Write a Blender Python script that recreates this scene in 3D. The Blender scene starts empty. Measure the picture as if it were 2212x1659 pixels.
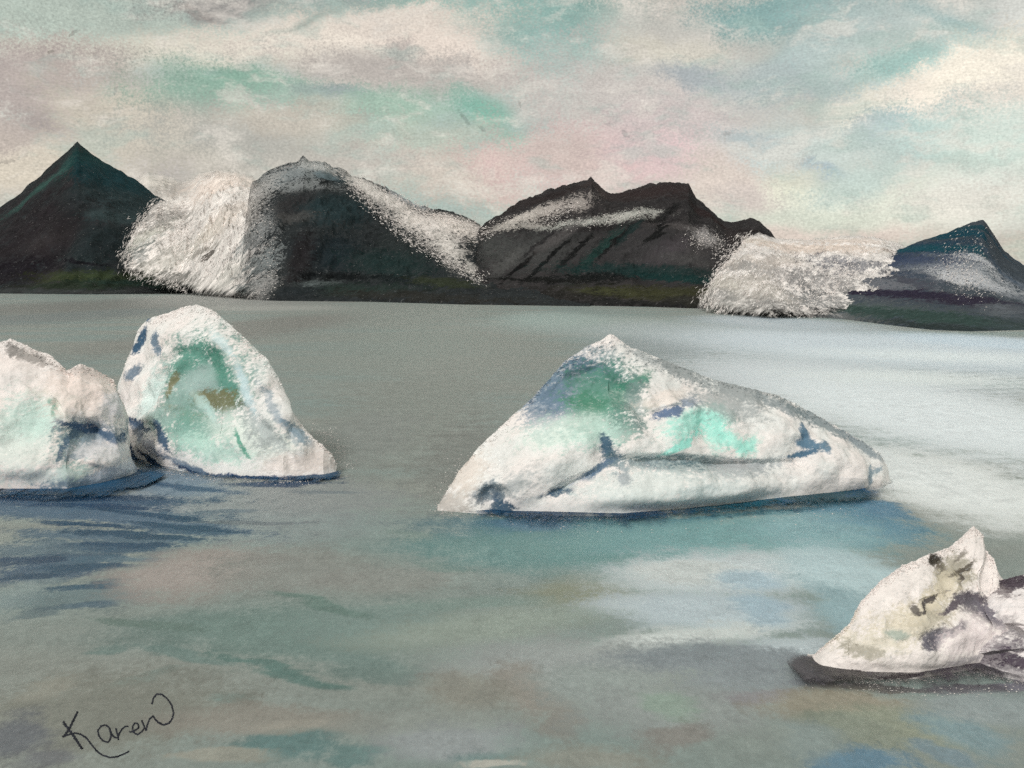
import bpy, math
import numpy as np
from mathutils import Vector

scene = bpy.context.scene
COL = scene.collection

# ---------------------------------------------------------------- camera
F = 2372.0          # focal length in photo units (picture is 2212 x 1659 of them)
HZ = 612.0          # row of the horizon
CX = 1106.0
H = 20.0            # eye height above the lagoon, metres (standing on a moraine)
cam = bpy.data.cameras.new('camera')
cam.sensor_width = 36.0
cam.lens = 36.0 * F / 2212.0
cam.shift_y = -(829.5 - HZ) / 2212.0
cam.clip_start = 0.5
cam.clip_end = 60000.0
cam_o = bpy.data.objects.new('camera', cam)
cam_o.location = (0, 0, H)
cam_o.rotation_euler = (math.radians(90), 0, 0)
COL.objects.link(cam_o)
scene.camera = cam_o

# ---------------------------------------------------------------- view
scene.view_settings.view_transform = 'Standard'
scene.view_settings.look = 'None'
EXPO = 0.2
scene.view_settings.exposure = EXPO
scene.view_settings.gamma = 1.0
scene.view_settings.use_curve_mapping = False
scene.render.engine = 'CYCLES'
scene.cycles.use_denoising = False
scene.cycles.max_bounces = 3
scene.cycles.transparent_max_bounces = 12
scene.cycles.use_adaptive_sampling = True
scene.cycles.adaptive_threshold = 0.04
scene.cycles.adaptive_min_samples = 20

# ---------------------------------------------------------------- colour helpers
def lin(hexs, ill=1.0, cap=None, gain=1.0, sat=0.84):
    """seen colour -> linear value; ill: the light that falls on it (number or rgb); gain: brightness factor, carries the painted light falloff"""
    v = []
    rgb = [int(hexs[i:i + 2], 16) / 255.0 for i in (0, 2, 4)]
    lum = 0.3 * rgb[0] + 0.59 * rgb[1] + 0.11 * rgb[2]
    if rgb[0] > rgb[1]:
        sat = max(sat, 0.95)
    for k in range(3):
        c = min(1.0, max(0.0, lum + sat * (rgb[k] - lum)) * gain)
        c = c / 12.92 if c <= 0.04045 else ((c + 0.055) / 1.055) ** 2.4
        v.append(c / (ill[k] if isinstance(ill, tuple) else ill))
    if cap and max(v) > cap:
        v = [c * cap / max(v) for c in v]
    return (v[0], v[1], v[2], 1.0)

# ---------------------------------------------------------------- node helpers
class NT:
    def __init__(self, tree):
        self.t = tree
        self.n = tree.nodes
        self.l = tree.links

    def node(self, kind, **kw):
        o = self.n.new(kind)
        for k, v in kw.items():
            setattr(o, k, v)
        return o

    def put(self, sock, val):
        if isinstance(val, bpy.types.NodeSocket):
            self.l.new(val, sock)
        elif val is not None:
            sock.default_value = val

    def math(self, op, a, b=None, c=None, clamp=False):
        o = self.node('ShaderNodeMath', operation=op)
        o.use_clamp = clamp
        self.put(o.inputs[0], a)
        self.put(o.inputs[1], b)
        self.put(o.inputs[2], c)
        return o.outputs[0]

    def vmath(self, op, a, b=None, c=None):
        o = self.node('ShaderNodeVectorMath', operation=op)
        self.put(o.inputs[0], a)
        self.put(o.inputs[1], b)
        if op == 'SCALE':
            self.put(o.inputs['Scale'], c)
        else:
            self.put(o.inputs[2], c)
        return o.outputs['Value'] if op in ('LENGTH', 'DOT_PRODUCT', 'DISTANCE') else o.outputs[0]

    def noise(self, vec, scale, detail=3.0, rough=0.6, color=False, dist=0.0):
        o = self.node('ShaderNodeTexNoise')
        self.put(o.inputs['Vector'], vec)
        o.inputs['Scale'].default_value = scale
        o.inputs['Detail'].default_value = detail
        o.inputs['Roughness'].default_value = rough
        o.inputs['Distortion'].default_value = dist
        return o.outputs['Color'] if color else o.outputs['Fac']

    def ramp(self, fac, lo, hi, a=0.0, b=1.0, smooth=True):
        o = self.node('ShaderNodeMapRange')
        o.interpolation_type = 'SMOOTHSTEP' if smooth else 'LINEAR'
        self.put(o.inputs['Value'], fac)
        o.inputs['From Min'].default_value = lo
        o.inputs['From Max'].default_value = hi
        o.inputs['To Min'].default_value = a
        o.inputs['To Max'].default_value = b
        return o.outputs['Result']

    def mix(self, fac, a, b, mode='MIX'):
        o = self.node('ShaderNodeMix', data_type='RGBA', blend_type=mode)
        self.put(o.inputs[0], fac)
        self.put(o.inputs[6], a)
        self.put(o.inputs[7], b)
        return o.outputs[2]

    def mapping(self, vec, loc, rot, sc):
        o = self.node('ShaderNodeMapping', vector_type='TEXTURE')
        self.put(o.inputs['Vector'], vec)
        o.inputs['Location'].default_value = loc
        o.inputs['Rotation'].default_value = rot
        o.inputs['Scale'].default_value = sc
        return o.outputs[0]

    def after(self, vec, colour):
        """the same vector, read only once the colour so far is known (keeps long patch lists within the shader stack)"""
        return self.vmath('MULTIPLY_ADD', colour, (1e-9, 1e-9, 1e-9), vec)

    def blot(self, base, vec, grain, loc, rot, sc, color, alpha, soft, g):
        """lay one soft-edged patch of colour (an ellipsoid in space) over base"""
        d = self.vmath('LENGTH', self.mapping(vec, loc, rot, sc))
        d = self.math('MULTIPLY_ADD', grain, g, d)
        m = self.ramp(d, max(0.0, 1.0 - soft), 1.0 + soft, alpha, 0.0)
        return self.mix(m, base, color)

# ---------------------------------------------------------------- sky (world)
# each row: x, y, half width, half height, tilt, colour, strength, softness  (photo units -> directions)
SKY = [
 (150,60,380,100,0,'bac4b5',.8,.6),(430,50,300,60,0,'a9b3a6',.7,.6),(500,18,150,32,0,'8d837e',.7,.5),(690,25,120,38,10,'89a398',.6,.6),
 (1000,12,200,48,0,'7aa094',.95,.5),(1190,60,200,115,-15,'86a69b',1,.6),(1260,150,150,70,-15,'9bb1a8',.7,.6),
 (1080,160,110,60,0,'9fb4a9',.6,.6),
 (520,112,300,45,3,'d6cfbd',.9,.5),(760,72,270,50,6,'e2d6c6',.95,.5),(960,115,170,55,-16,'dfd0c1',.95,.5),(830,45,110,28,5,'dccfc0',.8,.5),
 (880,160,280,45,-4,'b6aca2',.85,.6),(862,105,30,18,0,'aa9f97',.5,.9),
 (120,120,150,35,0,'cec6b5',.8,.6),(130,205,180,95,0,'b3a59c',.9,.5),(90,265,50,32,20,'998d88',.6,.6),(235,232,45,28,0,'a5968f',.6,.6),(30,180,70,60,0,'b9aba3',.6,.6),
 (300,265,170,70,-15,'c9bfad',.9,.5),(40,350,150,60,0,'d9cdba',.95,.5),(20,290,60,30,0,'bfb0a6',.7,.6),(230,310,110,30,10,'cfc4b1',.6,.6),
 (530,212,190,58,-6,'8fac98',1,.5),(560,185,90,22,0,'86aa94',.7,.6),(712,205,75,16,-5,'8c9796',.75,.5),(650,225,80,40,0,'a5b5a6',.6,.6),
 (840,245,140,45,5,'9db8a3',.85,.5),(1050,240,75,40,-25,'7cad98',.9,.5),(1110,315,80,32,-20,'8fb3a0',.85,.5),(870,352,48,12,-48,'8aa494',.65,.6),
 (780,290,80,25,0,'a2b8a4',.6,.6),(560,300,230,55,0,'b2aea3',.9,.6),(620,268,130,28,0,'c4baaa',.8,.5),(690,235,50,20,0,'c3b9a9',.6,.6),(900,310,190,45,5,'b6bcaa',.7,.6),
 (960,380,210,50,-8,'c9bdaf',.95,.5),(760,355,130,40,0,'bab2a7',.7,.6),(1090,355,70,30,0,'ccb9ac',.8,.5),
 (1400,215,270,100,-5,'c4bab1',.85,.6),(1480,90,180,60,-5,'beb9ae',.9,.6),(1470,110,100,30,0,'cbc4b4',.8,.5),(1380,100,60,30,0,'c6bfae',.7,.6),
 (1340,350,260,75,4,'d3b4ae',1,.6),(1240,340,110,50,0,'c5b4a9',.7,.6),(1470,335,150,75,-10,'d0b6b3',.95,.6),(1450,250,120,50,0,'c3b6b0',.7,.6),
 (1720,25,180,46,0,'7f9f99',1,.5),(1900,45,160,40,-8,'a3b1ab',.8,.6),(1510,165,95,26,-10,'a0a6a7',.8,.6),(1720,145,80,45,25,'97aba7',.8,.6),(1800,100,100,40,15,'b2bdb6',.6,.6),
 (1650,175,120,50,0,'adb4b0',.6,.6),(1860,195,120,34,-5,'a5acab',.8,.6),(1990,128,170,48,8,'b4c6bb',.8,.6),(1955,130,95,26,10,'93b2a8',.85,.5),
 (2090,50,150,60,0,'b5bdb5',.6,.6),(2110,65,130,10,-20,'93aca7',.6,.8),(2200,30,60,40,0,'cbc9c0',.7,.6),
 (2030,205,220,55,14,'e6dac9',.98,.4),(2140,165,130,75,20,'ebdfcc',.95,.4),(1870,275,75,70,30,'d9d3c2',.95,.45),(2130,245,170,38,4,'d9cdbf',.95,.5),(2160,275,50,10,8,'b3a69d',.7,.5),
 (1900,292,75,38,20,'9fabae',.85,.5),(1995,310,100,70,0,'adc3bb',.85,.5),(2160,330,110,80,0,'c6d1c5',.9,.6),
 (1740,330,190,60,-5,'bcc5bd',.85,.6),(1790,372,48,13,-14,'8b9fa9',.85,.5),(1740,352,25,8,20,'94a6ab',.7,.5),(1625,300,60,18,-5,'9ba6a8',.7,.6),(1640,340,70,50,0,'b8c0bb',.7,.6),
 (1680,430,220,55,0,'cfcbba',.9,.6),(1700,425,70,35,0,'d8d5bf',.8,.5),(1950,440,330,55,3,'ced1c1',.9,.6),(1850,395,90,30,10,'b5c5bd',.7,.6),
 (1560,395,90,65,-25,'d0c1b5',.95,.5),(1600,440,70,40,0,'c4b8b0',.7,.6),(2150,425,130,60,0,'cacec4',.8,.6),(2070,440,140,40,5,'d6cfc3',.7,.6),
 (1760,500,240,22,0,'cfc0b5',.9,.6),(1760,470,150,18,0,'c9cdbd',.7,.6),
 (155,68,14,2.8,38,'6d655a',.38,.4),(100,105,5,2.8,30,'77705f',.38,.4),(1130,215,4,9.1,25,'6d695e',.38,.4),(1005,258,20,4.199999999999999,-48,'697064',.38,.4),(1040,285,9,4.199999999999999,-40,'5f655a',.38,.4),
 (262,190,4,11.2,-15,'8f867d',.38,.4),(18,338,14,3.5,10,'8d8377',.38,.4),(1345,290,4,11.2,30,'8d8883',.38,.4),(1310,262,9,4.199999999999999,-10,'a19a94',.38,.4),(1570,286,9,2.8,10,'8f8983',.38,.4),
 (660,40,70,6,25,'8a9a8e',.5,.8),(430,18,40,10,-15,'857a72',.6,.5),
]
def build_world():
    w = bpy.data.worlds.new('World')
    scene.world = w
    w.use_nodes = True
    t = NT(w.node_tree)
    w.node_tree.nodes.clear()
    out = t.node('ShaderNodeOutputWorld')
    bg = t.node('ShaderNodeBackground')
    tc = t.node('ShaderNodeTexCoord')
    d = tc.outputs['Generated']
    sep = t.node('ShaderNodeSeparateXYZ')
    t.put(sep.inputs[0], d)
    az = t.math('ARCTAN2', sep.outputs[0], sep.outputs[1])
    el = t.math('ARCSINE', sep.outputs[2])
    cmb = t.node('ShaderNodeCombineXYZ')
    t.put(cmb.inputs[0], az)
    t.put(cmb.inputs[1], el)
    uv = cmb.outputs[0]
    # wind-dragged warping of the cloud edges
    wn = t.noise(uv, 9.0, 4.0, 0.62, color=True)
    off = t.vmath('SCALE', t.vmath('SUBTRACT', wn, (0.5, 0.5, 0.5)), None, 0.042)
    uvw = t.vmath('ADD', uv, off)
    uvw = t.vmath('MULTIPLY', uvw, (1, 1, 0))
    cut = t.noise(d, 430.0, 3.0, 0.75)
    grain = t.math('SUBTRACT', cut, 0.5)
    brd = t.math('SUBTRACT', t.noise(d, 34.0, 4.0, 0.6), 0.5)
    gmix = t.math('MULTIPLY_ADD', brd, 1.4, t.math('MULTIPLY', grain, 1.9))
    # general cloud deck, all round the horizon and overhead
    n1 = t.noise(t.vmath('MULTIPLY', d, (1.0, 1.0, 2.6)), 2.6, 5.0, 0.6)
    n2 = t.noise(t.vmath('MULTIPLY', d, (1.3, 1.3, 3.0)), 4.1, 4.0, 0.6)
    base = t.mix(t.ramp(n1, 0.40, 0.60), lin('a8b8ae', 2 ** EXPO), lin('c8c0b3', 2 ** EXPO))
    base = t.mix(t.ramp(n2, 0.52, 0.68, 0.0, 0.7), base, lin('d6ccbd', 2 ** EXPO))
    n3 = t.noise(t.vmath('MULTIPLY', d, (1.7, 1.7, 3.0)), 3.3, 3.0, 0.6)
    base = t.mix(t.ramp(n3, 0.54, 0.7, 0.0, 0.7), base, lin('b0a8a4', 2 ** EXPO))
    deck = base
    uv0 = uvw
    for i, (x, y, rx, ry, ang, c, a, s) in enumerate(SKY):
        if i % 10 == 9:
            uvw = t.after(uvw, base)
        u = math.atan((x - CX) / F)
        v = math.atan((HZ - y) / F * math.cos(u))
        base = t.blot(base, uvw, gmix, (u, v, 0), (0, 0, math.radians(ang)), (rx / F, ry / F, 1.0), lin(c, 2 ** EXPO, gain=1.02 + 0.08 * (x / 2212.0) ** 1.3, sat=0.96), min(1.0, a * 1.1), s * (1.05 if rx > 30 else 0.8), 0.95)  # gain paints a falloff of light into the clouds, brighter to the right
    # scattered wisps of clearer and whiter cloud
    w1 = t.noise(t.vmath('MULTIPLY', uv0, (0.7, 1.6, 1.0)), 17.0, 5.0, 0.66)
    w2 = t.noise(t.vmath('ADD', t.vmath('MULTIPLY', uv0, (0.7, 1.5, 1.0)), (3.1, 1.7, 0.0)), 21.0, 5.0, 0.68)
    def wisps(c):
        c = t.mix(t.ramp(w1, 0.50, 0.64, 0.0, 0.42), c, lin('a6bfb1', 2 ** EXPO))
        return t.mix(t.ramp(w2, 0.51, 0.64, 0.0, 0.5), c, lin('e6ddd0', 2 ** EXPO))
    deck, base = wisps(deck), wisps(base)
    # soft mottling of the cloud
    strk = t.noise(t.vmath('MULTIPLY', uv, (0.55, 1.0, 1.0)), 650.0, 2.0, 0.65)
    smd = t.noise(t.vmath('MULTIPLY', uv0, (0.6, 1.5, 1.0)), 42.0, 5.0, 0.68)
    mott = t.math('ADD', t.ramp(cut, 0.25, 0.75, -0.17, 0.17, False), t.ramp(strk, 0.25, 0.75, -0.15, 0.15, False))
    mott = t.math('ADD', mott, t.ramp(brd, -0.25, 0.25, -0.05, 0.05, False))
    mott = t.math('ADD', mott, t.ramp(smd, 0.28, 0.72, -0.10, 0.10, False))
    mott = t.math('ADD', mott, 1.0)
    skyt = t.node('ShaderNodeTexSky', sky_type='NISHITA')
    skyt.sun_disc = False
    skyt.sun_elevation = SUN_EL
    skyt.sun_rotation = SUN_ROT
    clear = t.vmath('SCALE', skyt.outputs[0], None, 0.1)
    bg2 = t.node('ShaderNodeBackground')
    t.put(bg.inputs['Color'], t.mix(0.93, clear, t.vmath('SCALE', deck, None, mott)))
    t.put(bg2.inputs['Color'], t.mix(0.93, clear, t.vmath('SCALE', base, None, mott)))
    # the listed clouds only reach this far; beyond them the deck alone need be worked out
    reach = t.math('MULTIPLY', t.ramp(t.math('ABSOLUTE', az), 0.58, 0.72, 1, 0), t.ramp(t.math('ABSOLUTE', el), 0.33, 0.45, 1, 0))
    ms = t.node('ShaderNodeMixShader')
    t.put(ms.inputs[0], reach)
    t.l.new(bg.outputs[0], ms.inputs[1])
    t.l.new(bg2.outputs[0], ms.inputs[2])
    t.l.new(ms.outputs[0], out.inputs['Surface'])
    w.cycles.sampling_method = 'MANUAL'
    w.cycles.sample_map_resolution = 128

# ---------------------------------------------------------------- sun: veiled by cloud, behind the viewer's left shoulder
SUN_EL = math.radians(38)
SUN_AZ = math.radians(-152)          # measured from +Y (view direction) towards +X
SUN_ROT = SUN_AZ
build_world()
sun = bpy.data.lights.new('sun', 'SUN')
sun.energy = 1.5
sun.angle = math.radians(10)
sun.color = (1.0, 0.965, 0.92)
sun_o = bpy.data.objects.new('sun', sun)
sd = Vector((math.sin(SUN_AZ) * math.cos(SUN_EL), math.cos(SUN_AZ) * math.cos(SUN_EL), math.sin(SUN_EL)))
sun_o.rotation_euler = sd.to_track_quat('Z', 'Y').to_euler()
sun_o.location = (0, -50, 80)
COL.objects.link(sun_o)

# ---------------------------------------------------------------- numeric helpers
_rng = np.random.RandomState(7)
_perm = np.concatenate([_rng.permutation(256)] * 3)
_grad = _rng.normal(size=(256, 3))
_grad /= np.linalg.norm(_grad, axis=1)[:, None]

def perlin(p):
    p = np.asarray(p, float)
    i = np.floor(p).astype(int)
    f = p - i
    u = f * f * f * (f * (f * 6 - 15) + 10)
    i &= 255
    r = 0
    for dx in (0, 1):
        wx = u[..., 0] if dx else 1 - u[..., 0]
        for dy in (0, 1):
            wy = u[..., 1] if dy else 1 - u[..., 1]
            for dz in (0, 1):
                wz = u[..., 2] if dz else 1 - u[..., 2]
                h = _perm[_perm[_perm[(i[..., 0] + dx) & 255] + ((i[..., 1] + dy) & 255)] + ((i[..., 2] + dz) & 255)]
                g = _grad[h]
                dot = g[..., 0] * (f[..., 0] - dx) + g[..., 1] * (f[..., 1] - dy) + g[..., 2] * (f[..., 2] - dz)
                r = r + wx * wy * wz * dot
    return r

def fbm(p, octv=4, gain=0.5, ridged=False):
    p = np.asarray(p, float)
    a, s, r = 1.0, 1.0, 0
    for k in range(octv):
        n = perlin(p * s + 17.3 * k)
        if ridged:
            n = 0.5 - np.abs(n) * 1.6
        r = r + a * n
        a *= gain
        s *= 2.07
    return r

def poly(pts, x):
    pts = np.array(pts, float)
    return np.interp(x, pts[:, 0], pts[:, 1])

def ground(dx, dy):
    Y = F * H / (np.asarray(dy, float) - HZ)
    return (np.asarray(dx, float) - CX) / F * Y, Y

def project(P):
    return CX + F * P[..., 0] / P[..., 1], HZ - F * (P[..., 2] - H) / P[..., 1]

def grid_normals(P):
    du = np.gradient(P, axis=0)
    dv = np.gradient(P, axis=1)
    n = np.cross(du, dv)
    n /= np.linalg.norm(n, axis=2)[..., None] + 1e-9
    return n

def grid_faces(nu, nv):
    i = np.arange((nu - 1) * (nv - 1))
    a = (i // (nv - 1)) * nv + i % (nv - 1)
    return np.stack([a, a + nv, a + nv + 1, a + 1], 1)

def link(o, parent=None):
    COL.objects.link(o)
    if parent:
        o.parent = parent
    return o

def mesh_obj(name, V, Fc, mat, parent=None, normals=None, edge=None):
    me = bpy.data.meshes.new(name)
    V = np.asarray(V, np.float32)
    Fc = np.asarray(Fc, np.int32)
    k = Fc.shape[1]
    me.vertices.add(len(V))
    me.vertices.foreach_set('co', V.ravel())
    me.loops.add(Fc.size)
    me.loops.foreach_set('vertex_index', Fc.ravel())
    me.polygons.add(len(Fc))
    me.polygons.foreach_set('loop_start', np.arange(0, Fc.size, k, dtype=np.int32))
    me.polygons.foreach_set('use_smooth', np.ones(len(Fc), bool))
    me.update(calc_edges=True)
    me.validate()
    if normals is not None:
        me.normals_split_custom_set_from_vertices(np.asarray(normals, float).tolist())
    if edge is not None:
        me.attributes.new('edge', 'FLOAT', 'POINT').data.foreach_set('value', np.asarray(edge, np.float32).ravel())
    me.materials.append(mat)
    return link(bpy.data.objects.new(name, me), parent)

def tag(o, label=None, cat=None, group=None, kind=None):
    for k, v in (('label', label), ('category', cat), ('group', group), ('kind', kind)):
        if v:
            o[k] = v
    return o

# ---------------------------------------------------------------- surface materials
ILL = (0.82, 0.80, 0.74)     # average light on a lit surface, used to turn seen colours into base colours

def chalk_material(name, base, base2, patches, px, origin=(0, 0, 0), rough=0.85, spec=0.2, stretch=(1, 1, 1),
                   tooth=0.1, bump=0.5, big=60.0, patch_grain=1.0, warp=8.0, ill=ILL, streak=None, fleck=None, dark=1.0, tint=1.0, feather=None):
    """px: metres covered by one photo unit at the surface; patches: (loc, rot, scale, colour, alpha, soft, grain)"""
    m = bpy.data.materials.new(name)
    m.use_nodes = True
    t = NT(m.node_tree)
    bs = m.node_tree.nodes['Principled BSDF']
    tc = t.node('ShaderNodeTexCoord')
    p = t.vmath('ADD', tc.outputs['Object'], origin)
    q = t.vmath('MULTIPLY', p, stretch)
    if streak:
        q = t.mapping(p, (0, 0, 0), (0, -math.radians(streak[0]), 0), (streak[1], streak[1], 1.0))
    wn = t.noise(p, 1.0 / (px * 45.0), 4.0, 0.65, color=True)
    pw = t.vmath('ADD', p, t.vmath('SCALE', t.vmath('SUBTRACT', wn, (0.5, 0.5, 0.5)), None, px * warp * 3.0))
    g1 = t.noise(q, 1.0 / (px * 7.0), 3.0, 0.75)
    g2 = t.noise(q, 1.0 / (px * 26.0), 3.0, 0.6)
    gs = t.math('SUBTRACT', t.math('MULTIPLY_ADD', g2, 1.1, t.math('MULTIPLY', g1, 2.2)), 1.65)
    nb = t.noise(q, 1.0 / (px * big), 4.0, 0.6)
    c = t.mix(t.ramp(nb, 0.38, 0.62), lin(base, ill, 0.92, dark), lin(base2, ill, 0.92, dark))
    def dk(h):
        m_ = max(int(h[k:k + 2], 16) for k in (0, 2, 4))
        return dark if m_ < 0x62 else (tint if m_ < 0xc8 else 1.0)
    for i, (loc, rot, sc, colr, a, s, g) in enumerate(patches):
        if i % 10 == 9:
            pw = t.after(pw, c)
        c = t.blot(c, pw, gs, loc, rot, sc, lin(colr, ill, 0.93, dk(colr), 1.15 if dk(colr) == dark else 0.86), a, s, g * patch_grain)
    mod = t.math('ADD', t.ramp(g1, 0.28, 0.72, -tooth, tooth, False), 1.0)
    mod = t.math('ADD', mod, t.ramp(g2, 0.3, 0.7, -tooth * 0.8, tooth * 0.8, False))
    c = t.vmath('SCALE', c, None, mod)
    if fleck:   # pinpoints of another colour breaking through
        g3 = t.noise(q, 1.0 / (px * 5.0), 2.0, 0.7)
        c = t.mix(t.ramp(g3, fleck[1], fleck[1] + 0.1, 0.0, fleck[2]), c, lin(fleck[0], ill))
    t.put(bs.inputs['Base Color'], c)
    bs.inputs['Roughness'].default_value = rough
    bs.inputs['Specular IOR Level'].default_value = spec
    b = t.node('ShaderNodeBump')
    b.inputs['Strength'].default_value = bump
    b.inputs['Distance'].default_value = px * 3.0
    t.put(b.inputs['Height'], g1)
    t.l.new(b.outputs[0], bs.inputs['Normal'])
    if feather:   # the cover thins out raggedly towards its rim
        at = t.node('ShaderNodeAttribute', attribute_name='edge')
        e = t.math('MULTIPLY_ADD', gs, feather[1], at.outputs['Fac'])
        e = t.math('MULTIPLY_ADD', t.math('SUBTRACT', nb, 0.5), feather[1], e)
        t.put(bs.inputs['Alpha'], t.ramp(e, 0.02, feather[0]))
    return m

def surf_patches(P, rows, depth=4.0):
    """place patches on a mesh: each row (x, y, half width, half height, tilt, colour, alpha, soft, grain) is put at the
    point of the surface seen there and sized in metres"""
    dx, dy = project(P)
    out = []
    for r in rows:
        x, y, rx, ry, ang, c, a, s, g = r
        if min(rx, ry) <= 14 and rx * ry < 900 and max(int(c[q:q + 2], 16) for q in (0, 2, 4)) < 0xa4:
            s, g, a = 0.32, g * 0.6, min(1.0, a * 1.1)
        k = np.argmin((dx - x) ** 2 + (dy - y) ** 2)
        pt = P[k]
        m = pt[1] / F
        out.append((tuple(float(v) for v in (pt[0] + (x - dx[k]) * m, pt[1], pt[2] - (y - dy[k]) * m)), (0, -math.radians(ang), 0),
                    (float(rx * m), float(max(rx, ry) * m * depth), float(ry * m)), c, a, s, g))
    return out

def water_patches(rows):
    out = []
    for x, y, rx, ry, ang, c, a, s, g in rows:
        ry = ry * 1.4 if ry <= 9 else ry
        a_ = math.radians(ang)
        x1, y1 = x - rx * math.cos(a_), y + rx * math.sin(a_)
        x2, y2 = x + rx * math.cos(a_), y - rx * math.sin(a_)
        y1, y2 = max(y1, 622), max(y2, 622)
        X1, Y1 = ground(x1, y1)
        X2, Y2 = ground(x2, y2)
        Xc, Yc = ground(x, y)
        ax, ay = (X2 - X1) / 2, (Y2 - Y1) / 2
        Ya = F * H / (max(y - ry, 622) - HZ)
        Yb = F * H / (y + ry - HZ)
        L = math.hypot(ax, ay)
        rot = math.atan2(ay, ax)
        w = (Ya - Yb) / 2 * abs(math.cos(rot)) + 0.02
        out.append(((float((X1 + X2) / 2), float((Y1 + Y2) / 2 + (Ya + Yb) / 2 - Yc), 0), (0, 0, rot), (float(L), float(w), 1000.0), c, a, s, g))
    return out

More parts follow.
